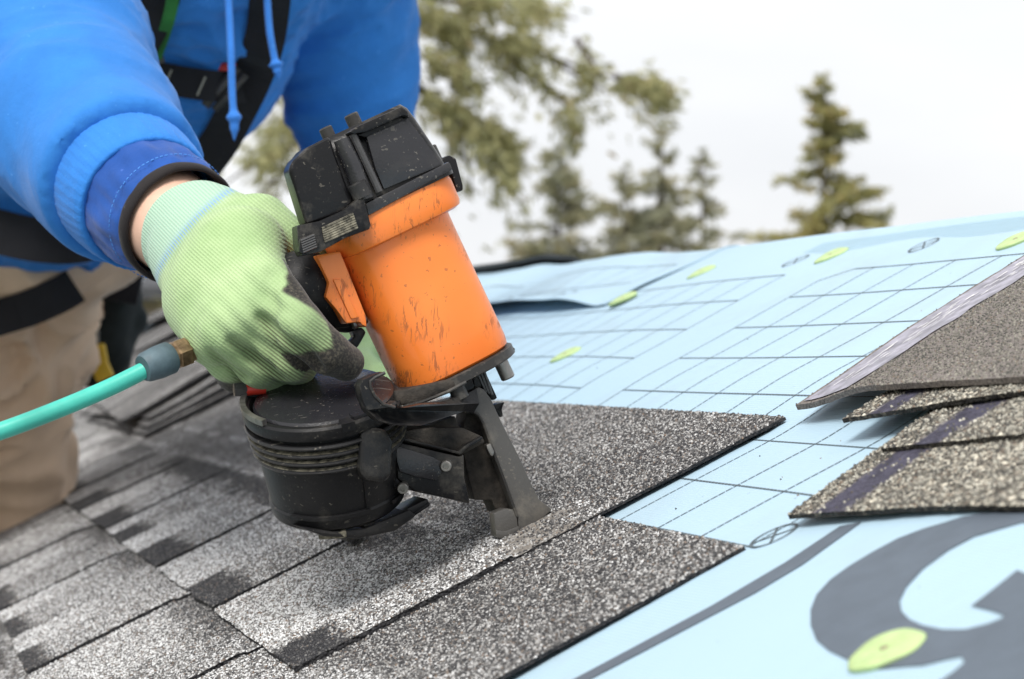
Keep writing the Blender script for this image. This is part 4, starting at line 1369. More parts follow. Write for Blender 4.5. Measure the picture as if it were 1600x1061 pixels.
gp('lid_rail', prism(Z([(215, 470), (520, 548), (548, 520), (640, 468), (648, 482), (558, 535), (532, 566), (215, 486)]), UM - 0.0365, UM - 0.030, 0.0008), MAT['black'], hs)
gp('door_panel', prism(Z([(190, 528), (215, 522), (385, 575), (432, 602), (432, 655), (405, 700), (300, 682), (215, 655), (200, 600)]), UM - 0.0385, UM - 0.034, 0.0012), MAT['blacksm'], hs)
for (x, y) in ((466, 615), (243, 731)):
    v, w = on_u(560 + x / 3.316, 540 + y / 3.316, UM - 0.038)
    c = W(UM - 0.034, v, w)
    ax = -EV * 0.93 - SV * 0.36
    V1 = lathe(c, ax, [(0.0034, 0), (0.0034, 0.0068), (0.0029, 0.0074), (0.0018, 0.0074), (0.0017, 0.0060)], 18)
    gp('screw', V1, MAT['steel'], hs, sharp=30)
gp('lower_guide', prism(Z([(20, 930), (170, 885), (360, 792), (372, 828), (190, 950), (170, 945), (60, 965)]), UM - 0.032, UM + 0.0, 0.0012), MAT['black'])
gp('guide_lip', prism(Z([(168, 884), (182, 878), (200, 935), (372, 812), (372, 830), (190, 952), (172, 944)]), UM - 0.0335, UM - 0.029, 0.0007), MAT['black'])
# ringed sleeve and lumps between canister and housing
s0 = W(UM - 0.022, *on_u(578, 712, UM - 0.022)); s1 = W(UM - 0.022, *on_u(632, 718, UM - 0.022))
dd = s1 - s0; L_ = np.linalg.norm(dd); dd /= L_
gp('feed_sleeve', lathe(s0, dd, [(0.0125, 0), (0.0135, 0.001), (0.0135, 0.005), (0.0120, 0.006), (0.0120, 0.009), (0.0130, 0.010), (0.0130, 0.014), (0.0115, 0.015), (0.0115, L_)], 28), MAT['black'])
gp('sleeve_knuckle', prism(Z([(60, 640), (180, 655), (240, 735), (215, 745), (130, 730), (80, 690)]), UM - 0.034, UM - 0.01, 0.003), MAT['black'])
gp('sleeve_collar', prism(Z([(75, 395), (165, 400), (200, 420), (195, 500), (120, 520), (75, 500)]), UM - 0.030, UM - 0.004, 0.004), MAT['black'])
gp('hinge_block', prism(Z([(150, 395), (360, 415), (500, 365), (520, 420), (540, 430), (380, 440), (215, 450)]), UM - 0.020, UM + 0.012, 0.002), MAT['dirty'])

# canister: drum tipped toward the viewer
CA = NV * 0.93 - EV * 0.34 + SV * 0.22
CA /= np.linalg.norm(CA)
CX = SV - CA * (SV @ CA); CX /= np.linalg.norm(CX); CY = np.cross(CA, CX)   # CY points away from the viewer
cvw = on_u(530, 787, UM)
CB = W(UM, *cvw)


def drum(prof, ext=None, n=96):
    """rings (radius, height); ext: (half width, reach) of the tongue toward the nose"""
    V, Fc = [], []
    for r, h in prof:
        for k in range(n):
            a = 2 * math.pi * k / n; c, s = math.cos(a), math.sin(a); rr = r
            if ext and c > 0:
                hw, reach = ext
                t = min((reach + (r - 0.0455)) / max(c, 1e-6), (hw + (r - 0.0455)) / max(abs(s), 1e-6))
                rr = max(r, t)
            V.append(CB + CA * h + (CX * c + CY * s) * rr)
    for i in range(len(prof) - 1):
        for k in range(n):
            a, b = i * n + k, i * n + (k + 1) % n
            Fc.append([a, b, b + n, a + n])
    Fc.append(list(range(n))[::-1]); Fc.append(list(range((len(prof) - 1) * n, len(prof) * n)))
    return np.array(V), Fc


R0 = 0.0462
HC = 0.0640                                                          # height where the rim starts
can = gp('canister', drum([(R0 - 0.012, 0.0), (R0 - 0.0075, 0.0008), (R0 - 0.0052, 0.003), (R0 - 0.0040, 0.0095), (R0 - 0.0040, 0.0105), (R0 - 0.0050, 0.0118), (R0 - 0.0022, HC - 0.022), (R0 - 0.0002, HC + 0.001)]), MAT['canmat'])
for k in range(4):
    h = HC - 0.0225 + 0.0056 * k
    o = 0.0009 * k - 0.0010
    gp('canister_rib', drum([(R0 - 0.001, h), (R0 + 0.0012 + o, h + 0.0005), (R0 + 0.0020 + o, h + 0.0018), (R0 + 0.0012 + o, h + 0.0031), (R0 - 0.001, h + 0.0036)]), MAT['canmat'], can)
    if k in (0, 1, 2):
        gp('rib_wear', drum([(R0 + 0.0012 + o, h + 0.0030), (R0 + 0.0017 + o, h + 0.0034), (R0 - 0.0002, h + 0.0040)]), MAT['worngold'], can)
def arc_ring(a0, a1, prof, n=72):
    """profile (radius, height) swept over part of the drum"""
    V, Fc = [], []; m = len(prof)
    for k in range(n + 1):
        V += [CB + CA * h + (CX * math.cos(t) + CY * math.sin(t)) * r for r, h in prof for t in (math.radians(a0 + (a1 - a0) * k / n),)]
    for k in range(n):
        for q in range(m):
            Fc.append([k * m + q, k * m + (q + 1) % m, (k + 1) * m + (q + 1) % m, (k + 1) * m + q])
    Fc += [list(range(m))[::-1], list(range(n * m, n * m + m))]
    return np.array(V), Fc


gp('canister_rim', arc_ring(-318, -47, [(R0 - 0.002, HC), (R0 + 0.0026, HC + 0.0007), (R0 + 0.0036, HC + 0.0030), (R0 + 0.0034, HC + 0.0075), (R0 + 0.0022, HC + 0.0090), (R0 - 0.0012, HC + 0.0090), (R0 - 0.0020, HC + 0.0070)]), MAT['canmat'], can)
lid = gp('canister_lid', drum([(R0 - 0.0036, HC + 0.004), (R0 - 0.0034, HC + 0.0080), (R0 - 0.0046, HC + 0.0095), (R0 - 0.012, HC + 0.0112), (R0 - 0.028, HC + 0.0125), (0.006, HC + 0.0128)]), MAT['blacksm'], can)
gp('canister_neck', drum([(R0 - 0.010, 0.012), (R0 - 0.008, 0.014), (R0 - 0.0062, 0.050), (R0 - 0.007, HC + 0.005)], (0.020, 0.052)), MAT['canmat'], can)
# notch and catch on the rim, seam and chip on the drum
def on_drum(ang, r, h): a = math.radians(ang); return CB + CA * h + (CX * math.cos(a) + CY * math.sin(a)) * r
def arc_slab(a0, a1, r0, r1, h0, h1, n=14):
    V, Fc = [], []
    for k in range(n + 1):
        a = a0 + (a1 - a0) * k / n
        V += [on_drum(a, r0, h0), on_drum(a, r1, h0), on_drum(a, r1, h1), on_drum(a, r0, h1)]
    for k in range(n):
        for j in range(4):
            Fc.append([k * 4 + j, k * 4 + (j + 1) % 4, k * 4 + 4 + (j + 1) % 4, k * 4 + 4 + j])
    Fc += [[0, 3, 2, 1], [n * 4, n * 4 + 1, n * 4 + 2, n * 4 + 3]]
    return np.array(V), Fc
gp('rim_notch', arc_slab(-97, -88, R0 - 0.004, R0 + 0.0043, HC + 0.0045, HC + 0.0097), MAT['rubber'], can)
gp('lid_catch', arc_slab(-87, -66, R0 - 0.006, R0 + 0.0010, HC + 0.0085, HC + 0.0112), MAT['blacksm'], can)
gp('band_ridge', arc_slab(-150, -82, R0 - 0.006, R0 - 0.0022, 0.0102, 0.0124, 24), MAT['canmat'], can)
gp('band_ridge', arc_slab(-60, -35, R0 - 0.006, R0 - 0.0022, 0.0085, 0.0108, 14), MAT['canmat'], can)
gp('drum_seam', arc_slab(-84.6, -84, R0 - 0.006, R0 - 0.0026, 0.012, HC - 0.024, 2), MAT['canmat'], can)
gp('chipped_edge', bevelled(*merge([arc_slab(-128, -104, R0 - 0.014, R0 - 0.0045, -0.0032, 0.001, 6)]), 0.0008), MAT['worngold'], can)
gp('rim_band', arc_slab(150, 205, R0 + 0.0005, R0 + 0.0040, HC + 0.009, HC + 0.0125, 20), MAT['steel'], can)
# pad under the drum, strut and adjuster up to the grip
pv = on_roof(566, 846, 0.006)
gp('magazine_foot', bevelled(*box_pts(W(pv[0] + 0.02, pv[1], 0.020), (EV, SV, NV), (0.020, 0.0095, 0.0105)), 0.002), MAT['dirtysteel'])
gp('strut', prism([(398, 596), (436, 590), (440, 640), (410, 650), (396, 628)], UM + 0.0, UM + 0.018, 0.0015), MAT['black'])
a_, b_ = W(UM - 0.004, *on_u(368, 609, UM - 0.004)), W(UM - 0.004, *on_u(405, 606, UM - 0.004))
dd = (b_ - a_) / np.linalg.norm(b_ - a_)
gp('adjuster', lathe(a_ + dd * 0.006, dd, [(0.0040, 0), (0.0042, 0.001), (0.0042, 0.012)], 20), MAT['red'])
gp('adjuster_nut', merge([lathe(a_ - dd * 0.001, dd, [(0.0044, 0), (0.0046, 0.0006), (0.0046, 0.0075)], 6), lathe(a_ - dd * 0.0012, dd, [(0.0020, 0), (0.0020, 0.0004)], 12)]), MAT['black'])
gp('spent_plate', prism([(372, 614), (398, 612), (404, 622), (372, 619)], UM - 0.002, UM + 0.004, 0.0005), MAT['rubber'])

# ------------------------------------------------------------------ air hose
h0 = W(UM, 0.006, 0.184)
hose = thing('air_hose', 'teal air hose with a brass fitting screwed to the back of the orange tool', 'hose', h0)
fa, fb = P(292, 548, 1.276), P(250, 565, 1.264)
fd = (fb - fa) / np.linalg.norm(fb - fa)
mk('brass_nut', *merge([lathe(fa - fd * 0.020, fd, [(0.0075, 0), (0.0075, 0.020)], 20), lathe(fa, fd, [(0.0082, 0), (0.0094, 0.0012), (0.0094, 0.0085), (0.0082, 0.0096)], 6), lathe(fa + fd * 0.0096, fd, [(0.0078, 0), (0.0078, 0.003)], 20)]), MAT['brass'], hose, smooth=True, sharp=30)
mk('ferrule', *lathe(fa + fd * 0.0115, fd, [(0.0090, 0), (0.0099, 0.0012), (0.0100, 0.010), (0.0090, 0.0185), (0.0078, 0.0205), (0.0056, 0.0205)], 28), MAT['ferrule'], hose, smooth=True, sharp=40)
pts = [fa + fd * 0.026, P(228, 577, 1.260), P(170, 606, 1.25), P(90, 640, 1.235), P(0, 674, 1.22), P(-120, 712, 1.21), P(-280, 780, 1.24), P(-420, 860, 1.36), W(0.35, -0.62, 0.03), W(0.75, -1.0, 0.007), W(1.3, -1.25, 0.007), W(2.2, -1.3, 0.007)]
pts = [np.array(p) for p in smooth_loop([list(p) for p in pts], 10)][:10 * (len(pts) - 1) + 1] if False else pts
def spline3(pts, n=10):
    pts = [np.asarray(p, float) for p in pts]; e = [2 * pts[0] - pts[1]] + pts + [2 * pts[-1] - pts[-2]]; out = []
    for i in range(1, len(e) - 2):
        p0, p1, p2, p3 = e[i - 1:i + 3]
        for k in range(n):
            t = k / n
            out.append(0.5 * (2 * p1 + (p2 - p0) * t + (2 * p0 - 5 * p1 + 4 * p2 - p3) * t * t + (3 * p1 - p0 - 3 * p2 + p3) * t ** 3))
    out.append(pts[-1]); return out
mk('hose_tube', *tube(spline3(pts, 12), 0.0052, 20), MAT['hose'], hose, smooth=True, sharp=60)

# ------------------------------------------------------------------ worker
worker = thing('person', 'kneeling worker in a blue hoodie and green gloves holding the orange tool', 'person', P(20, 800, 2.75))

R_SH, R_EL, R_WR = P(-30, -110, 1.98), P(60, 105, 1.70), P(262, 342, 1.455)
L_SH, L_EL, L_WR = P(505, -140, 2.33), P(548, 150, 2.42), P(556, 500, 2.47)
PEL = P(10, 285, 2.66)
CHEST = P(225, -10, 2.28)
NECK = P(262, -190, 2.12)
HEAD = P(275, -350, 1.99)
L_HIP, R_HIP = P(-22, 330, 2.66), P(-190, 330, 2.55)
L_KN, R_KN = P(10, 735, 2.78), P(-300, 775, 2.45)
L_AN, R_AN = W(2.62, -0.16, 0.075), W(2.35, -0.55, 0.075)

# one continuous body under the clothes
body = []
body += chain([(PEL, 0.125), (PEL * 0.5 + CHEST * 0.5, 0.115), (CHEST, 0.125)], 0.05)
body += [cone(CHEST, NECK, 0.12, 0.055, 0.05), cone(R_SH, L_SH, 0.06, 0.06, 0.06)]
body += chain([(NECK, 0.055), (HEAD * 0.6 + NECK * 0.4, 0.056)], 0.03)
hx = np.array([1.0, 0, 0]); hf = np.array([-0.05, -0.75, -0.62]); hf /= np.linalg.norm(hf); hx = np.cross(hf, [0, 0, 1.0]); hx /= np.linalg.norm(hx); hu = np.cross(hx, hf)
body += [ell(HEAD + hu * 0.03, [hx * 0.076, hf * 0.095, hu * 0.098], 0.02), ell(HEAD + hf * 0.035 - hu * 0.045, [hx * 0.058, hf * 0.062, hu * 0.062], 0.03),
         cone(HEAD + hf * 0.094 + hu * 0.012, HEAD + hf * 0.112 - hu * 0.022, 0.008, 0.013, 0.012),
         cone(HEAD + hx * 0.045 + hf * 0.075 + hu * 0.035, HEAD - hx * 0.045 + hf * 0.075 + hu * 0.035, 0.013, 0.013, 0.012)]
for s in (-1, 1):
    body += [ell(HEAD + hx * 0.078 * s - hf * 0.005, [hx * 0.012, hf * 0.02, hu * 0.032], 0.006)]
body += chain([(R_SH, 0.058), (R_EL, 0.044), (R_WR * 0.7 + R_EL * 0.3, 0.040), (R_WR, 0.0305), (P(310, 385, 1.40), 0.030)], 0.02)
body += chain([(L_SH, 0.058), (L_EL, 0.044), (L_WR, 0.028)], 0.02)
body += chain([(L_HIP, 0.085), (L_KN, 0.055), (L_AN, 0.038)], 0.03) + chain([(R_HIP, 0.085), (R_KN, 0.055), (R_AN, 0.038)], 0.03)
bV, bQ = blob(body, 0.0062)
body_o = mk('body', bV, bQ, MAT['skin'], worker, smooth=True)
for s in (-1, 1):
    ev = HEAD + hx * 0.031 * s + hf * 0.083 + hu * 0.018
    mk('eye', *lathe(ev - hf * 0.010, hf, [(0.008, 0), (0.0115, 0.006), (0.0095, 0.0115), (0.004, 0.0135)], 16), MAT['eye'], body_o, smooth=True)
    mk('iris', *lathe(ev + hf * 0.0030, hf, [(0.0048, 0), (0.0030, 0.0012)], 12), MAT['iris'], body_o, smooth=True)
mk('mouth', *tube([HEAD + hx * t * 0.024 + hf * (0.094 - 0.008 * abs(t)) - hu * 0.058 for t in np.linspace(-1, 1, 9)], [0.002, 0.004, 0.005, 0.0055, 0.005, 0.0055, 0.005, 0.004, 0.002], 8), MAT['lip'], body_o, smooth=True)
hairp = [ell(HEAD + hu * 0.045 - hf * 0.018, [hx * 0.084, hf * 0.095, hu * 0.093], 0.01), ell(HEAD - hf * 0.05 - hu * 0.01, [hx * 0.075, hf * 0.05, hu * 0.07], 0.02), ell(HEAD + hf * 0.11 - hu * 0.03, [hx * 0.09, hf * 0.08, hu * 0.085], 0.015, True)]
V, Q = blob(hairp, 0.006); N = vnormals(V, Q); V = V + N * (0.006 * (vnoise(V * 90) - 0.5))[:, None]
mk('hair', V, Q, MAT['hair'], worker, smooth=True)


def folds(V, Q, prims_axes, amp, fa=9.0, fc=26.0, seed=0.0):
    """cloth folds: ridged noise stretched along limb axes"""
    N = vnormals(V, Q)
    d = np.zeros(len(V)); wsum = np.full(len(V), 1e-9)
    for (a, b, k) in prims_axes:
        ab = b - a; L = np.linalg.norm(ab); t = ab / L
        s = np.clip(((V - a) @ t) / L, 0, 1)
        r = np.linalg.norm(V - a - (s * L)[:, None] * t, axis=1)
        wgt = np.exp(-(r / 0.12) ** 2 * 2)
        al = (V - a) @ t
        perp = V - a - al[:, None] * t
        o = np.cross(t, [0.3, 0.5, 0.8]); tw = t + 0.9 * o / np.linalg.norm(o)
        q = perp * fa + tw * (al * fc * 0.75)[:, None] + seed
        q = q + 2.2 * (np.stack([vnoise(V * 6 + seed), vnoise(V * 6 + seed + 31), vnoise(V * 6 + seed + 77)], -1) - 0.5)
        n = fbm(q, 2)
        rd = (1 - np.abs(2 * n - 1) ** 0.75 * 1.7) + 0.35 * (1 - np.abs(2 * vnoise(q * 2.7 + 9) - 1) ** 0.6 * 1.7)
        d += wgt * rd * (k if k else 1.0); wsum += wgt
    return V + N * (amp * d / wsum)[:, None]


# hoodie
ARM_R = [(R_SH, 0.098), (P(60, 92, 1.705), 0.078), (P(128, 205, 1.60), 0.0625), (P(185, 276, 1.525), 0.0535), (P(212, 303, 1.495), 0.0490)]
ARM_L = [(L_SH, 0.100), (P(532, 60, 2.40), 0.070), (P(549, 150, 2.43), 0.0625), (P(562, 260, 2.45), 0.056), (P(563, 400, 2.465), 0.049), (P(558, 500, 2.47), 0.042)]
hood = chain([(PEL + np.array([0, 0, 0.01]), 0.150), (P(95, 165, 2.48), 0.150), (P(205, 25, 2.29), 0.158), (P(255, -110, 2.16), 0.135)], 0.06)
hood += [cone(R_SH, P(255, -100, 2.15), 0.095, 0.12, 0.06), cone(L_SH, P(255, -100, 2.17), 0.095, 0.12, 0.05), cone(NECK, NECK + (NECK - CHEST) * 0.15, 0.10, 0.085, 0.05)]
hood += chain(ARM_R, 0.035) + chain(ARM_L, 0.03)
AX = P(262, 342, 1.455) - P(150, 232, 1.575); AX /= np.linalg.norm(AX)
C0 = P(219, 307, 1.494)
hood += [cutball(C0 - AX * 0.027, AX, 0.17)]
hV, hQ = blob(hood, 0.0052)
axes = [(ARM_R[i][0], ARM_R[i + 1][0], (1.1, 1.1, 0.6, 0.1)[i]) for i in range(4)] + [(ARM_L[i][0], ARM_L[i + 1][0], 1.6) for i in range(5)] + [(PEL, CHEST, 2.2), (CHEST, NECK, 2.2)]
hV = folds(hV, hQ, axes, 0.0090, 7.0, 18.0, 3.3)
mk('hoodie', hV, hQ, MAT['hoodie'], worker, smooth=True)
# hood bunched behind the neck
V, Q = blob([ell(NECK - hf * 0.09 + hu * 0.0, [hx * 0.13, hf * 0.06, hu * 0.09], 0.03), ell(NECK - hf * 0.12 - hu * 0.05, [hx * 0.10, hf * 0.05, hu * 0.08], 0.03)], 0.008)
mk('hood', folds(V, Q, [(NECK - hx * 0.1, NECK + hx * 0.1, 0)], 0.012, 8, 20, 1.0), Q, MAT['hoodie'], worker, smooth=True)

# sleeve end of the near arm: rib cuff, inner sleeve, black trim
AX2 = P(285, 352, 1.445) - P(205, 296, 1.505); AX2 /= np.linalg.norm(AX2)


def sleeve_ring(c, ax, prof, n=96, wr=0.0, k=11, ph=0.0, squash=1.0):
    x = np.cross(ax, [0, 0, 1.0]); x /= np.linalg.norm(x); y = np.cross(ax, x)
    V, Fc = [], []
    for j, (r, h) in enumerate(prof):
        for i in range(n):
            a = 2 * math.pi * i / n
            rr = r + wr * (math.sin(k * a + ph + h * 60) * 0.5 + math.sin(2.3 * k * a + 1.7 - h * 90) * 0.3 + math.sin(3 * a + h * 40) * 0.6) * math.sin(math.pi * min(1, max(0, j / (len(prof) - 1))))
            V.append(c + ax * h + (x * math.cos(a) + y * math.sin(a) * squash) * rr)
    for j in range(len(prof) - 1):
        for i in range(n):
            a, b = j * n + i, j * n + (i + 1) % n
            Fc.append([a, b, b + n, a + n])
    return np.array(V), Fc


cuff = mk('cuff', *sleeve_ring(C0, AX, [(0.0500, -0.039), (0.0540, -0.0370), (0.0545, -0.0335), (0.0538, -0.0320), (0.0542, -0.0300), (0.0535, -0.015), (0.0524, 0.0), (0.0512, 0.008), (0.0500, 0.016), (0.0485, 0.0175), (0.0450, 0.0165), (0.0440, 0.004)], n=320, wr=0.0004, k=46), MAT['rib'], worker, smooth=True, sharp=70)
ux = np.cross(AX, [0, 0, 1.0]); ux /= np.linalg.norm(ux); uy = np.cross(AX, ux)
mk('seam', *tube([C0 - AX * 0.0378 + (ux * math.cos(t) + uy * math.sin(t)) * 0.0543 for t in np.linspace(0, 2 * math.pi, 73)], 0.0009, 6, False), MAT['under'], cuff, smooth=True)
for hh in (-0.0340, -0.0300):
    sv, sf = [], []
    for i in range(110):
        a = 2 * math.pi * i / 110; b = a + 0.032
        rr = 0.0550 if hh < -0.032 else 0.0541
        V1, F1 = tube([C0 + AX * hh + (ux * math.cos(t) + uy * math.sin(t)) * rr for t in (a, (a + b) / 2, b)], 0.0005, 4)
        sf += [[q + len(sv) for q in f] for f in F1]; sv += list(V1)
    mk('seam_stitch', np.array(sv), sf, MAT['bluethread'], cuff)
C1 = P(262, 337, 1.459)
inner = mk('inner_sleeve', *sleeve_ring(C1, AX2, [(0.0470, -0.060), (0.0465, -0.040), (0.0455, -0.024), (0.0452, -0.016), (0.0450, -0.010), (0.0446, -0.004), (0.0440, 0.002), (0.0432, 0.008), (0.0425, 0.013), (0.0415, 0.0155)], wr=0.0026, k=9), MAT['under'], worker, smooth=True)
mk('sleeve_trim', *sleeve_ring(C1, AX2, [(0.0405, 0.011), (0.0424, 0.0125), (0.0432, 0.0150), (0.0428, 0.0205), (0.0412, 0.0232), (0.0395, 0.0225), (0.0388, 0.012)], wr=0.0006, k=5), MAT['trim'], inner, smooth=True)
sv, sf = [], []
ux = np.cross(AX2, [0, 0, 1.0]); ux /= np.linalg.norm(ux); uy = np.cross(AX2, ux)
for i in range(80):
    a = 2 * math.pi * i / 80; b = a + 0.045
    V1, F1 = tube([C1 + AX2 * 0.0035 + (ux * math.cos(t) + uy * math.sin(t)) * 0.0452 for t in (a, b)], 0.0004, 4)
    sf += [[q + len(sv) for q in f] for f in F1]; sv += list(V1)
mk('seam_stitch', np.array(sv), sf, MAT['bluethread'], inner)

# gloved right hand round the grip
D = 0.0
hand = []
wc = P(291, 352, 1.425)
hand += chain([(P(272, 345, 1.445), 0.0310), (P(302, 364, 1.412), 0.0320), (P(328, 392, 1.385), 0.034)], 0.02)
MC = dict(i=[(P(318, 372, 1.385), 0.025), (P(378, 392, 1.312), 0.024), (P(410, 440, 1.277), 0.0178)],
          m=[(P(314, 390, 1.378), 0.025), (P(350, 436, 1.305), 0.0240), (P(384, 490, 1.266), 0.0172)],
          r=[(P(309, 402, 1.378), 0.024), (P(332, 464, 1.310), 0.0225), (P(352, 520, 1.268), 0.0165)],
          l=[(P(304, 410, 1.380), 0.021), (P(318, 476, 1.325), 0.0195), (P(328, 532, 1.285), 0.0150)])
for k in MC: hand += chain(MC[k], 0.015)
FI = dict(i=[(P(414, 444, 1.270), 0.0160), (P(469, 510, 1.249), 0.0148), (P(512, 551, 1.254), 0.0128), (P(541, 567, 1.266), 0.0112)],
          m=[(P(384, 490, 1.267), 0.0158), (P(450, 562, 1.269), 0.0134), (P(464, 570, 1.296), 0.0125), (P(440, 562, 1.335), 0.0125), (P(418, 545, 1.345), 0.011)],
          r=[(P(352, 520, 1.269), 0.0152), (P(401, 570, 1.278), 0.0126), (P(418, 585, 1.302), 0.0130), (P(400, 570, 1.335), 0.012), (P(382, 550, 1.342), 0.011)],
          l=[(P(328, 532, 1.286), 0.0138), (P(352, 563, 1.293), 0.0118), (P(368, 582, 1.310), 0.0120), (P(352, 566, 1.335), 0.011)])
hand += chain(FI['l'], 0.003) + chain(FI['r'], 0.003) + chain(FI['m'], 0.003) + chain(FI['i'], 0.0035)
hand += chain([(P(345, 350, 1.390), 0.022), (P(405, 362, 1.350), 0.0205), (P(446, 386, 1.340), 0.0150), (P(488, 408, 1.348), 0.0130), (P(516, 434, 1.354), 0.0112)], 0.014)
hand_solid = list(hand)
def groove(pts, r, k, dz=0.0):
    q = [CAM + ray(x, y) * (hit(hand_solid, x, y, 1.18, 1.5) + dz) for x, y in pts]
    return [('c', np.asarray(q[i]), np.asarray(q[i + 1]), r, r, k, True) for i in range(len(q) - 1)]
GR = [[(412, 500), (428, 524), (450, 541), (474, 553), (494, 578)], [(366, 536), (394, 556), (418, 576), (436, 596)], [(330, 555), (352, 574), (378, 592)]]
hand += groove(GR[0], 0.0046, 0.004)
hand += groove(GR[1], 0.0042, 0.004)
hand += groove(GR[2], 0.0036, 0.004)
hand += groove([(424, 430), (418, 462), (424, 492)], 0.0016, 0.010)
HX = P(328, 392, 1.385) - P(268, 340, 1.448); HX /= np.linalg.norm(HX)
HC0 = P(306, 366, 1.414)
hand += [cutball(HC0, -HX, 0.07)]
gV, gQ = blob(hand, 0.0016)


def glove_attrs(V, wrist, along, across, black=None, cuff_at=0.0):
    al = (V - wrist) @ along; ac = (V - wrist) @ across
    return al, ac


hdir = P(400, 480, 1.27) - P(285, 352, 1.43); hdir_img = P(400, 490, 1.3) - P(288, 350, 1.3); hdir_img /= np.linalg.norm(hdir_img)
hac = P(335, 288, 1.3) - P(240, 410, 1.3); hac /= np.linalg.norm(hac)
hal = np.cross(hac, CF); hal = hal if hal @ hdir_img > 0 else -hal; hal /= np.linalg.norm(hal)


def seg_t(V, a, b):
    ab = b - a; return ((V - a) @ ab) / (ab @ ab)


# small cloth creases at the web and knuckles
N = vnormals(gV, gQ)
cr = np.exp(-((np.linalg.norm(gV - P(425, 520, 1.262), axis=1)) / 0.03) ** 2)
gV = gV + N * (0.0016 * cr * (np.sin(((gV - wc) @ hac) * 520 + 3 * vnoise(gV * 40)) - 0.3) + 0.0014 * (fbm(gV * 45, 2) - 0.5))[:, None]
al = (gV - wc) @ hal; ac = (gV - wc) @ hac
# screen-independent colour fields: palm dip coating on the index tip, inner web and fingers' undersides
fi = FI['i']
t_i = seg_t(gV, fi[1][0], fi[3][0])
d_i = np.min([pdist(cone(fi[k][0], fi[k + 1][0], 0.0, 0.0), gV) for k in range(3)], 0)
on_i = d_i < 0.021
idir = fi[3][0] - fi[1][0]; idir /= np.linalg.norm(idir)
ipal = SV * 0.75 - NV * 0.15 + np.cross(idir, CF) * 0.0
side = (gV - fi[1][0]) @ (np.cross(idir, EV) / np.linalg.norm(np.cross(idir, EV)))
side = side if ((P(500, 500, 1.27) - fi[1][0]) @ (np.cross(idir, EV))) > 0 else -side
wob = 0.08 * (vnoise(gV * 120) - 0.5)
blackf = on_i * np.maximum(sst(0.40, 0.46, t_i + wob + 0.22 * np.abs(side) / 0.012), sst(0.0095, 0.0120, side + wob * 0.02) * sst(-0.55, -0.50, t_i + wob * 1.5))
palm_in = sst(0.0, 0.006, (gV @ EV) - (W(UM, 0, 0) @ EV) - 0.004)
blackf = np.maximum(blackf, palm_in * sst(0.046, 0.060, al) * (1 - sst(0.196, 0.200, (gV - O0) @ NV)))
web = np.exp(-(np.linalg.norm(gV - P(444, 410, 1.305), axis=1) / 0.008) ** 4)
blackf = np.clip(np.maximum(blackf, web * 0.9), 0, 1)
grime_shade = np.clip(1.15 * np.exp(-(np.abs(d_i) / 0.03) ** 2) * sst(-0.9, 0.7, t_i) + 0.9 * np.exp(-(np.linalg.norm(gV - P(450, 562, 1.27), axis=1) / 0.030) ** 2), 0, 1) * (0.65 + 0.35 * vnoise(gV * 60))
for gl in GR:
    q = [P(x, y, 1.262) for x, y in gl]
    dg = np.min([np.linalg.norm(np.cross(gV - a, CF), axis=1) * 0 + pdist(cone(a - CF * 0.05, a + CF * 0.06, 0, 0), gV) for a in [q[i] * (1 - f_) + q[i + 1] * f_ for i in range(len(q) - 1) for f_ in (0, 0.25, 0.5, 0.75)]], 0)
    grime_shade = np.clip(grime_shade + 0.5 * np.exp(-(dg / 0.0035) ** 2), 0, 1)  # crease shade painted along the finger grooves, added to the real grime
cuff_a = 1 - sst(0.0145, 0.0155, al - 0.012 * ((ac / 0.035) ** 2) * 0.3)
blue_a = np.exp(-((al - 0.0165) / 0.0035) ** 2)
glove_r = mk('glove', gV, gQ, MAT['glove'], worker, smooth=True, attrs=dict(along=al, across=ac, black=blackf, cuff=cuff_a, grime_shade=grime_shade, blue=blue_a))
# rolled hem of the knit wrist
wx = P(288, 353, 1.427)
gax = HX
hem = sleeve_ring(HC0, gax, [(0.0300, -0.001), (0.0318, -0.0022), (0.0332, -0.0004), (0.0328, 0.002), (0.0318, 0.006)], n=150, wr=0.0007, k=50)
hv = hem[0]
mk('glove_hem', hv, hem[1], MAT['glove'], glove_r, smooth=True, attrs=dict(along=(hv - wc) @ hal, across=(hv - wc) @ hac, black=np.zeros(len(hv)), cuff=np.ones(len(hv)), grime_shade=np.zeros(len(hv)), blue=np.zeros(len(hv))))

# gloved left hand resting behind the drum
lw = P(556, 512, 2.47)
LH = chain([(lw, 0.036), (P(545, 545, 2.44), 0.040), (P(530, 570, 2.42), 0.036)], 0.02)
ft = [((560, 560, 2.40), (588, 585, 2.36), (600, 604, 2.34)), ((535, 575, 2.40), (545, 600, 2.36), (548, 618, 2.34)), ((512, 575, 2.41), (498, 602, 2.37), (490, 618, 2.35)), ((492, 572, 2.42), (466, 594, 2.39), (452, 608, 2.37)), ((520, 548, 2.45), (478, 566, 2.43), (440, 586, 2.41))]
for a, b, c in ft: LH += chain([(P(*a), 0.016), (P(*b), 0.0135), (P(*c), 0.0115)], 0.006)
lV, lQ = blob(LH, 0.003)
z0 = np.zeros(len(lV))
mk('glove', lV, lQ, MAT['glove'], worker, smooth=True, attrs=dict(along=(lV - lw) @ hal, across=(lV - lw) @ hac, black=z0, cuff=z0, grime_shade=z0, blue=z0))

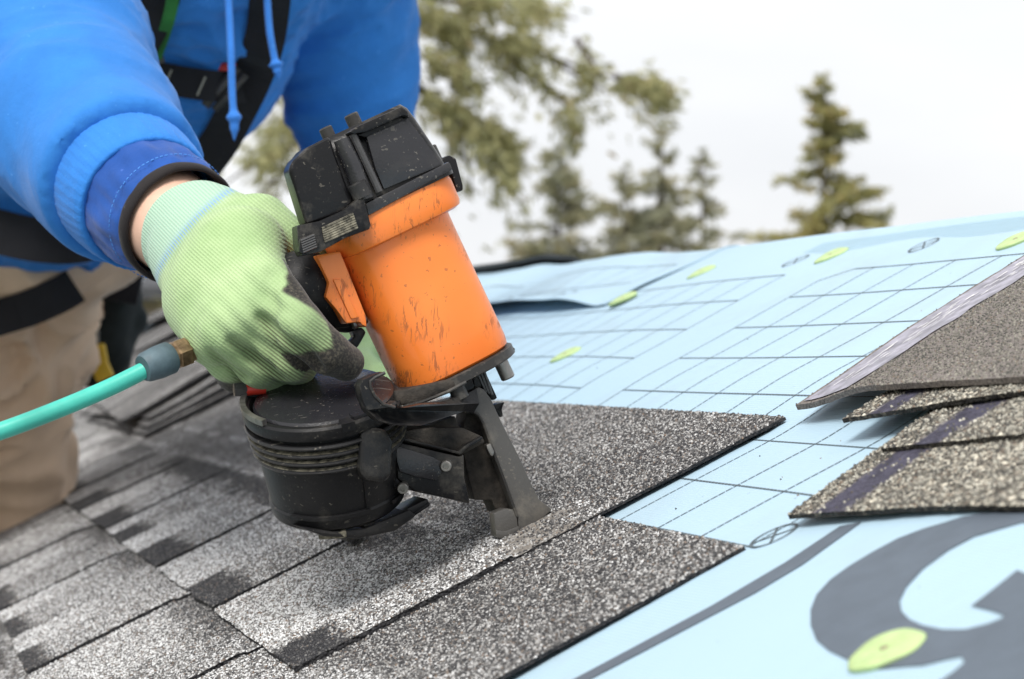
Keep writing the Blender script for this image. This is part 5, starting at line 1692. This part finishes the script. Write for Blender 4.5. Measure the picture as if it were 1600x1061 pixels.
# trousers
tr = chain([(PEL - np.array([0, 0, 0.05]), 0.150), (L_HIP * 0.8 + L_KN * 0.2, 0.104), (L_KN * 0.6 + L_HIP * 0.4, 0.090), (L_KN, 0.070), (L_KN * 0.6 + L_AN * 0.4, 0.070), (L_AN, 0.058)], 0.03)
tr += chain([(PEL - np.array([0.05, 0, 0.05]), 0.145), (R_HIP * 0.8 + R_KN * 0.2, 0.112), (R_KN * 0.6 + R_HIP * 0.4, 0.092), (R_KN, 0.072), (R_KN * 0.6 + R_AN * 0.4, 0.070), (R_AN, 0.058)], 0.03)
tr += [ell(P(62, 712, 2.80), [CR * 0.032, CF * 0.05, CU * 0.045], 0.02)]
tV, tQ = blob(tr, 0.0072)
tV = folds(tV, tQ, [(L_HIP, L_KN, 1), (L_KN, L_AN, 1), (R_HIP, R_KN, 1), (R_KN, R_AN, 1)], 0.032, 9, 13, 9.0)
mk('trousers', tV, tQ, MAT['khaki'], worker, smooth=True)
for AN, KN in ((L_AN, L_KN), (R_AN, R_KN)):
    d = AN - KN; d /= np.linalg.norm(d)
    bt = [cone(AN - d * 0.02, AN + d * 0.05, 0.05, 0.048, 0.02), cone(AN + d * 0.05, AN + d * 0.075 - NV * 0.03, 0.044, 0.036, 0.02), cone(AN + d * 0.085, AN + d * 0.10 - NV * 0.045, 0.040, 0.030, 0.02)]
    V, Q = blob(bt, 0.008); b_o = mk('boot', V, Q, MAT['boot'], worker, smooth=True)
    V, Q = blob([ell(AN + d * 0.128, [d * 0.012, np.cross(d, NV) * 0.045, NV * 0.075], 0.01)], 0.006); mk('sole', V, Q, MAT['sole'], b_o, smooth=True)


# safety harness: webbing laid on the cloth
def strap(name, pxs, width, tree, mat, lift=0.004, t=0.003, parent=worker, n=8, dmax=4.0):
    """webbing pulled over the folds of the cloth below it: the highest points carry it"""
    px = np.array(spline3([np.array([x, y, 0.0]) for x, y in pxs], n))[:, :2]
    tg = np.gradient(px, axis=0); tg /= np.linalg.norm(tg, axis=1)[:, None]
    sd = np.stack([-tg[:, 1], tg[:, 0]], 1)
    D, last = [], None
    for p, s_ in zip(px, sd):
        ds = []
        for o in (-0.5, 0.0, 0.5):
            q = p + s_ * o * width * 1450 * 0.8
            r = ray(*q)
            h = tree.ray_cast(Vector(CAM), Vector(r).normalized(), 6.0)[0]
            if h is not None:
                d = float((np.array(h) - CAM) @ CF)
                if d < dmax: ds.append(d)
        last = min(ds) if ds else (last if last else 2.2)
        D.append(last)
    D = np.array(D)
    for _ in range(3):
        pad = np.pad(D, 2, mode='edge')
        D = np.minimum(D, (pad[:-4] + pad[1:-3] + pad[2:-2] + pad[3:-1] + pad[4:]) / 5) * 0.5 + 0.5 * (pad[:-4] + pad[1:-3] + pad[2:-2] + pad[3:-1] + pad[4:]) / 5
    V, Fc = [], []
    C3 = [P(x, y, d - lift) for (x, y), d in zip(px, D)]
    for i, p in enumerate(C3):
        tt = C3[min(i + 1, len(C3) - 1)] - C3[max(i - 1, 0)]; tt /= np.linalg.norm(tt)
        nn = CAM - p; nn /= np.linalg.norm(nn)
        sv_ = np.cross(tt, nn); sv_ /= np.linalg.norm(sv_); nn = np.cross(sv_, tt)
        if nn @ (CAM - p) < 0: nn = -nn
        for (a, b) in ((-1, 0), (1, 0), (1, 1), (-1, 1)):
            V.append(p + sv_ * a * width / 2 + nn * b * t)
    for i in range(len(C3) - 1):
        for j in range(4):
            a, b = i * 4 + j, i * 4 + (j + 1) % 4
            Fc.append([a, b, b + 4, a + 4])
    m = len(C3) - 1
    Fc += [[0, 3, 2, 1], [m * 4, m * 4 + 1, m * 4 + 2, m * 4 + 3]]
    return mk(name, np.array(V), Fc, mat, parent)


t_d = np.min([pdist(p, hV) for p in hood[:3]], 0); a_d = np.min([pdist(p, hV) for p in chain(ARM_R, 0.01) + chain(ARM_L, 0.01)], 0)
tmask = (t_d < a_d + 0.02)[hQ].all(1)
TREE_H = BVHTree.FromPolygons([Vector(v) for v in hV], hQ[tmask].tolist())
TREE_T = BVHTree.FromPolygons([Vector(v) for v in tV], tQ.tolist())
def hd(x, y):
    h = TREE_H.ray_cast(Vector(CAM), Vector(ray(x, y)).normalized(), 6.0)[0]
    return float((np.array(h) - CAM) @ CF) if h is not None else 2.2


cs = strap('chest_strap', [(196, 104), (216, 116), (262, 124), (310, 132), (352, 136), (392, 138)], 0.031, TREE_H, MAT['web'], 0.006)
strap('shoulder_strap', [(262, -40), (252, 0), (240, 30), (224, 62), (206, 96)], 0.034, TREE_H, MAT['web'], 0.003)
strap('shoulder_cord', [(272, -30), (268, 10), (258, 48), (245, 84)], 0.012, TREE_H, MAT['greenweb'], lift=0.009, t=0.008)
strap('shoulder_strap', [(424, -60), (422, 0), (414, 60), (398, 112), (372, 168), (343, 222), (309, 268)], 0.040, TREE_H, MAT['web'], lift=0.003)
strap('shoulder_cord', [(452, -40), (447, 0), (440, 35), (431, 66)], 0.009, TREE_H, MAT['greenweb'], lift=0.010, t=0.006)
for (x, y) in ((262, 124), (315, 135)):
    d = min(hd(x, y), hd(x, y - 14), hd(x, y + 14)) - 0.016
    V1 = tube([P(x + 6, y - 15, d), P(x - 7, y + 14, d)], 0.0011, 6); mk('stitching', *V1, MAT['thread'], cs)
d = min(hd(340, 138), hd(360, 120), hd(325, 150)) - 0.020
for (p0, p1, r, mt, nm) in (((372, 106), (320, 166), 0.005, 'dirtysteel', 'buckle'), ((384, 116), (334, 172), 0.004, 'black', 'buckle_bar'), ((225, 98), (256, 92), 0.004, 'dirtysteel', 'strap_ring')):
    dx = d if p0[0] > 300 else hd(240, 95) - 0.02
    mk(nm, *tube([P(*p0, dx), P(*p1, dx)], r, 10), MAT[mt], cs, smooth=True)
mk('red_tab', *bevelled(*box_pts(P(346, 105, d), (CR, CU, CF), (0.015, 0.004, 0.002)), 0.001), MAT['red'], cs)
# thigh strap and drawstrings
strap('thigh_strap', [(-80, 512), (-40, 508), (0, 496), (50, 480), (95, 460), (118, 446)], 0.043, TREE_T, MAT['web'], 0.004)


def cord(name, px, rad, knot):
    pts = spline3([P(*q) for q in px], 8)
    n = len(pts)
    rs = []
    for i in range(n):
        t = i / (n - 1)
        rs.append(rad * (1 + 1.1 * math.exp(-((t - knot) / 0.030) ** 2) + 0.25 * math.exp(-((t - knot - 0.07) / 0.05) ** 2) - 0.85 * max(0, (t - 0.90) / 0.10)))
    V, Fc = tube(pts, rs, 12)
    return mk(name, V, Fc, MAT['cord'], worker, smooth=True)


cord('drawstring', [(352, -130, 2.06), (354, -60, 2.03), (357, 0, 2.01), (361, 80, 2.0), (363, 150, 2.0), (366, 190, 2.0), (366, 220, 2.0)], 0.0035, 0.80)
cord('drawstring', [(412, -140, 2.09), (414, -70, 2.06), (417, -10, 2.05), (421, 45, 2.04), (427, 82, 2.04), (432, 105, 2.04), (436, 124, 2.04)], 0.0035, 0.80)

# belt, tool pouch and its yellow tool
strap('belt', [(-120, 330), (-40, 352), (40, 372), (100, 378), (140, 372), (170, 350)], 0.05, TREE_H, MAT['web'], 0.004, 0.004)
pch = thing('tool_pouch', 'black tool pouch hanging at the hip of the kneeling worker', 'tool pouch', P(180, 600, 2.86))
V, Q = blob([ell(P(176, 455, 2.86), [CR * 0.036, CF * 0.05, CU * 0.055], 0.02), ell(P(168, 520, 2.87), [CR * 0.035, CF * 0.045, CU * 0.06], 0.02), cone(P(150, 410, 2.85), P(206, 424, 2.88), 0.016, 0.014, 0.015), cone(P(212, 498, 2.88), P(160, 590, 2.86), 0.011, 0.009, 0.015), cone(P(140, 480, 2.86), P(144, 590, 2.86), 0.014, 0.012, 0.015)], 0.005)
mk('pouch_bag', folds(V, Q, [(P(175, 420, 2.86), P(165, 580, 2.86), 1)], 0.006, 10, 18, 5.0), Q, MAT['pouch'], pch, smooth=True)
V1 = prism([(148, 408), (214, 420), (222, 470), (206, 500), (160, 478), (148, 450)], 0, 0.01, raw=True)[0] if False else None
fl_v, fl_f = bevelled(*box_pts(P(184, 440, 2.80), (unit3 := (CR * 0.98 - CU * 0.2), CU * 0.98 + CR * 0.2, CF), (0.032, 0.026, 0.006)), 0.004)
mk('pouch_flap', fl_v, fl_f, MAT['web'], pch, smooth=True, sharp=40)
mk('pouch_clip', *bevelled(*box_pts(P(212, 452, 2.82), (CR, CU * 0.9 + CR * 0.4, CF), (0.005, 0.016, 0.004)), 0.0015), MAT['white'], pch)
yk = thing('utility_tool', 'yellow handled hand tool sticking down out of the black pouch', 'hand tool', P(160, 592, 2.80))
yv, yf = bevelled(*merge([box_pts(P(154, 552, 2.80), (CR * 0.97 + CU * 0.2, CU * 0.97 - CR * 0.2, CF), (0.0105, 0.012, 0.006)), box_pts(P(159, 578, 2.80), (CR * 0.9 + CU * 0.4, CU * 0.9 - CR * 0.4, CF), (0.012, 0.014, 0.006))]), 0.003)
mk('handle', yv, yf, MAT['yellow'], yk, smooth=True, sharp=40)
mk('blade', *bevelled(*box_pts(P(150, 532, 2.80), (CR, CU, CF), (0.004, 0.014, 0.0015)), 0.0008), MAT['steel'], yk)

# ------------------------------------------------------------------ neighbouring house beyond the far ridge
hc = P(180, 540, 20.0)
house = thing('house', 'beige house with a dark roof far beyond the left end of the ridge', 'house', (hc[0], hc[1], 0))
hx0, hx1, hy0, hy1, hz = hc[0] - 5.2, hc[0] + 1.3, hc[1], hc[1] + 7, 6 + (571 - 447) / F_PX * 20
wv = [(x, y, z) for z in (0, hz) for x, y in ((hx0, hy0), (hx1, hy0), (hx1, hy1), (hx0, hy1))]
mk('wall', wv, [[0, 1, 5, 4], [1, 2, 6, 5], [2, 3, 7, 6], [3, 0, 4, 7]], MAT['beige'], house)
ym = (hy0 + hy1) / 2
rv = [(hx0 - .3, hy0 - .4, hz - .02), (hx1 + .2, hy0 - .4, hz - .02), (hx1 + .2, ym, hz + .55), (hx0 - .3, ym, hz + .55), (hx0 - .3, hy1 + .4, hz - .02), (hx1 + .2, hy1 + .4, hz - .02)]
rv += [(x, y, z - .12) for x, y, z in rv]
mk('roof', rv, [[0, 1, 2, 3], [3, 2, 5, 4], [6, 9, 8, 7], [9, 10, 11, 8], [0, 6, 7, 1], [1, 7, 8, 2], [2, 8, 11, 5], [4, 5, 11, 10], [3, 4, 10, 9], [0, 3, 9, 6]], MAT['darkroof'], house)
for k in range(3):
    x = hx0 + 1.0 + k * 2.0
    fr = mk('window', *bevelled(*box_pts(np.array([x, hy0 - 0.02, 4.6]), np.eye(3), (0.55, 0.05, 0.65)), 0.02), MAT['white'], house)
    mk('pane', *box_pts(np.array([x, hy0 - 0.065, 4.6]), np.eye(3), (0.45, 0.012, 0.55)), MAT['glass'], fr)

# ------------------------------------------------------------------ conifers
NEAR_COL = mat_needles('needles_near', [(0.18, 0.20, 0.13), (0.31, 0.315, 0.17), (0.44, 0.42, 0.22), (0.48, 0.385, 0.25)])
FAR_COL = mat_needles('needles_far', [(0.22, 0.235, 0.19), (0.32, 0.325, 0.225), (0.40, 0.385, 0.25), (0.43, 0.37, 0.23)])  # distance haze is put into these paler, greyer needle colours
GOLD_COL = mat_needles('needles_gold', [(0.21, 0.225, 0.13), (0.33, 0.325, 0.15), (0.43, 0.39, 0.17), (0.50, 0.39, 0.19)])


def tufts(c, d, size, r, slim=1.0):
    """needle sprays: three slim crossed blades per tuft"""
    n = len(c)
    d = d / np.maximum(np.linalg.norm(d, axis=1), 1e-9)[:, None]
    V = []
    for k in range(3):
        dd = d + r.normal(0, 0.45, (n, 3)); dd /= np.linalg.norm(dd, axis=1)[:, None]
        s = np.cross(dd, r.normal(0, 1, (n, 3))); s /= np.maximum(np.linalg.norm(s, axis=1), 1e-9)[:, None]
        L = size * r.uniform(0.7, 1.3, (n, 1)); wd = L * slim * r.uniform(0.16, 0.28, (n, 1))
        V.append(np.stack([c - s * wd * 0.3, c + dd * L * 0.5 - s * wd, c + dd * L, c + dd * L * 0.5 + s * wd], 1))
    V = np.concatenate(V).reshape(-1, 3)
    return V, np.arange(len(V)).reshape(-1, 4)


def conifer(label, x, ytop, depth, half_px, y_ref, mat, cat='tree', dens=1.0, seed=1, lean=0.0, group=None, taper=0.8):
    r = np.random.default_rng(seed)
    sc = F_PX / depth
    topz = 6 + (571 - ytop) / sc
    bx = (x - 800) / sc
    root = thing('conifer', label, cat, (bx, depth, 0), group)
    H = topz
    slope = (half_px / sc) / (((y_ref - ytop) / sc) ** taper)
    tv, tf = tube([(bx + lean * (t - 1) * 0.3, depth, H * t) for t in np.linspace(0, 1, 9)], [0.02 * H * (1 - t) * 0.9 + 0.015 for t in np.linspace(0, 1, 9)], 10)
    mk('trunk', tv, tf, MAT['bark'], root, smooth=True)
    C_, D_, T_ = [], [], []
    lb_v, lb_f = [], []
    z = H - 0.05
    while z > 4.6:
        below = H - z
        Lm = slope * below ** taper
        nb = int(r.integers(2, 5))
        for b in range(nb):
            az = r.uniform(0, 2 * math.pi); L = Lm * r.uniform(0.35, 1.15)
            if r.random() < 0.10: L *= 0.4
            droop = r.uniform(0.05, 0.5) * min(1, below / 2)
            m = max(5, int(L * 34 * dens))
            t = r.random(m) ** 0.7
            up = 0.25 * math.sin(az * 3)
            z_ = z + r.normal(0, 0.07)
            pr = np.stack([bx + np.cos(az) * L * t, depth + np.sin(az) * L * t, z_ + L * (-droop * t + 0.22 * t * t + up * 0.1)], 1)
            lat = r.normal(0, 1, (m, 3)) * (L * 0.085 * (1 - 0.5 * t[:, None]) + 0.03) * [1, 1, 0.35]
            c = pr + lat
            hang = -np.abs(r.normal(0, 0.075, m)) * min(1.2, L)
            c[:, 2] += hang
            C_.append(c)
            dd = np.stack([np.cos(az) * np.ones(m), np.sin(az) * np.ones(m), -0.35 + r.normal(0, 0.3, m)], 1); D_.append(dd)
            tone = np.clip(r.normal(0.45, 0.16, m) + 0.10 * (t - 0.5) + r.normal(0, 0.14), 0, 1); T_.append(tone)
            if below > 0.3:
                q, f = tube([(bx, depth, z), tuple(np.array([bx + np.cos(az) * L * .5, depth + np.sin(az) * L * .5, z + L * (-droop * .5 + .05)])), tuple(np.array([bx + np.cos(az) * L * .95, depth + np.sin(az) * L * .95, z + L * (-droop + .2)]))], [0.02, 0.013, 0.004], 5)
                lb_f += [[i + len(lb_v) for i in g] for g in f]; lb_v += list(q)
        z -= r.uniform(0.07, 0.26) / max(0.6, dens) ** 0.3
    C_, D_, T_ = np.concatenate(C_), np.concatenate(D_), np.concatenate(T_)
    V, Fq = tufts(C_, D_, 0.17, r, 0.7)
    mk('crown', V, Fq, mat, root, attrs={'tone': np.tile(np.repeat(T_, 4), 3)})
    tag(mk('limbs', np.array(lb_v), lb_f, MAT['bark'], root), kind='stuff')
    return root


conifer('tall conifer standing alone at the right with a pointed tawny crown', 1288, 116, 45, 92, 365, GOLD_COL, seed=5, dens=2.0, taper=0.62)
conifer('middle conifer of the three close together, the highest of them', 1034, 202, 52, 84, 390, FAR_COL, seed=11, dens=1.5, taper=0.72)
conifer('rightmost and thinnest of the three close conifers', 1098, 232, 55, 68, 380, FAR_COL, seed=23, dens=1.2, taper=0.8)
conifer('low conifer filling the left side of the three close conifers', 975, 262, 50, 80, 400, FAR_COL, seed=31, dens=1.5, taper=0.7)
conifer('conifer just right of the orange tool below the hanging bough', 872, 222, 48, 98, 400, FAR_COL, seed=47, dens=1.5, taper=0.72)

# big near conifer: trunk behind the worker, long hanging boughs
r = np.random.default_rng(99)
DN = 14.0
scn = F_PX / DN
big = thing('conifer', 'big near conifer with long hanging boughs behind the worker in blue', 'tree', ((545 - 800) / scn, DN, 0))
bx = (545 - 800) / scn
tv, tf = tube([(bx + 0.05 * math.sin(t * 7), DN, 17 * t) for t in np.linspace(0, 1, 14)], [0.26 * (1 - t) + 0.02 for t in np.linspace(0, 1, 14)], 14)
mk('trunk', tv, tf, MAT['bark'], big, smooth=True)
BO = [  # bough: pixel polyline, depth offset, spread (px), tufts
    ([(545, -60), (680, 0), (800, 15), (900, 40)], -0.3, 30, 330), ([(545, 20), (650, 25), (740, 55), (800, 60)], 0.2, 22, 240),
    ([(545, -20), (720, 40), (850, 85), (960, 120), (1048, 152)], 0.0, 19, 480), ([(760, 60), (860, 140), (900, 180), (890, 245)], 0.1, 15, 160),
    ([(545, 60), (640, 85), (720, 110), (760, 150)], -0.2, 20, 200), ([(545, 90), (650, 140), (740, 175), (790, 215), (800, 262)], 0.3, 24, 380),
    ([(640, 120), (720, 190), (770, 240), (790, 285)], -0.1, 22, 260), ([(850, 85), (900, 110), (960, 140)], 0.25, 22, 150), ([(900, 60), (930, 110), (925, 150)], -0.2, 14, 70),
    ([(545, 130), (470, 165), (420, 215), (395, 260)], 0.2, 28, 260), ([(545, 180), (460, 230), (400, 262), (350, 300)], -0.3, 30, 300), ([(500, 230), (430, 280), (400, 310)], 0.0, 26, 180),
    ([(545, 200), (600, 235), (690, 260), (745, 290)], 0.5, 15, 90), ([(545, 10), (430, 60), (350, 140)], 0.6, 40, 260), ([(700, 215), (730, 250), (735, 285)], 0.4, 12, 60),
    ([(960, 118), (1000, 128), (1040, 148)], -0.1, 13, 110), ([(640, -30), (760, -15), (840, -10)], 0.3, 26, 220), ([(690, 30), (720, 75), (715, 120)], 0.2, 14, 80)]
for k in range(46):                                                   # the rest of the crown, above and round the back
    z = r.uniform(-1600, -140); az = r.uniform(0, 2 * math.pi); L = r.uniform(250, 520) * (1 - abs(z + 300) / 2600)
    ex = 545 + math.cos(az) * L
    BO.append(([(545, z), (545 + math.cos(az) * L * .5, z + 20), (ex, z + 110)], math.sin(az) * L / scn, 42, 120))
C_, D_, T_ = [], [], []
lv, lf = [], []
for pl, do, spread, n in BO:
    a = np.array(pl, float); seg = np.linalg.norm(np.diff(a, axis=0), axis=1); cum = np.concatenate([[0], np.cumsum(seg)])
    nn = int(n * 2.0)
    t = r.beta(1.3, 1.0, nn); s = t * cum[-1]
    px = np.interp(s, cum, a[:, 0]); py = np.interp(s, cum, a[:, 1])
    clump = vnoise(np.stack([px / 26, py / 26, np.full(nn, do * 7)], -1)) + 0.35 * (vnoise(np.stack([px / 9, py / 9, np.full(nn, do * 7 + 5)], -1)) - 0.5)
    keep = clump > 0.38
    px, py, t = px[keep], py[keep], t[keep]; m = len(px)
    twig = np.floor(t * cum[-1] / 9.0); hx_ = (_hash(twig.astype(int), np.full(m, int(do * 100) + 500), np.full(m, n)) - 0.5) * spread * 2.0; hl_ = _hash(twig.astype(int) + 91, np.full(m, n), np.full(m, 3)) ** 1.3 * spread * 3.0
    q_ = r.random(m)
    ml = np.exp(r.normal(-0.1, 0.55, m))
    px = px + (hx_ * q_ + r.normal(0, 3.5, m) + r.normal(0, spread * 0.3, m)) * ml; py = py - spread * 0.25 + (hl_ * q_ + r.normal(0, 4.0, m)) * ml
    dep = DN + do * t + r.normal(0, 0.22, m)
    pts = np.stack([(px - 800) / scn, dep, 6 + (571 - py) / scn], 1)
    C_.append(pts)
    dr = np.array([a[-1, 0] - a[0, 0], 0, -(a[-1, 1] - a[0, 1])]); dr /= np.linalg.norm(dr) + 1e-9
    D_.append(dr + np.stack([r.normal(0, .4, m), r.normal(0, .5, m), -0.5 + r.normal(0, .35, m)], 1))
    T_.append(np.clip(r.normal(0.47, 0.15, m) + 0.35 * (clump[keep] - 0.5), 0, 1))
    lim = [((x - 800) / scn, DN + do * i / (len(a) - 1), 6 + (571 - y) / scn) for i, (x, y) in enumerate(a)]
    if len(lim) > 1:
        q, f = tube(spline3(lim, 4), list(np.linspace(0.022, 0.004, 4 * (len(lim) - 1) + 1)), 6)
        lf += [[i + len(lv) for i in g] for g in f]; lv += list(q)
C_, D_, T_ = np.concatenate(C_), np.concatenate(D_), np.concatenate(T_)
V, Fq = tufts(C_, D_, 0.080, r, 0.5)
mk('crown', V, Fq, NEAR_COL, big, attrs={'tone': np.tile(np.repeat(T_, 4), 3)})
tag(mk('limbs', np.array(lv), lf, MAT['bark'], big), kind='stuff')
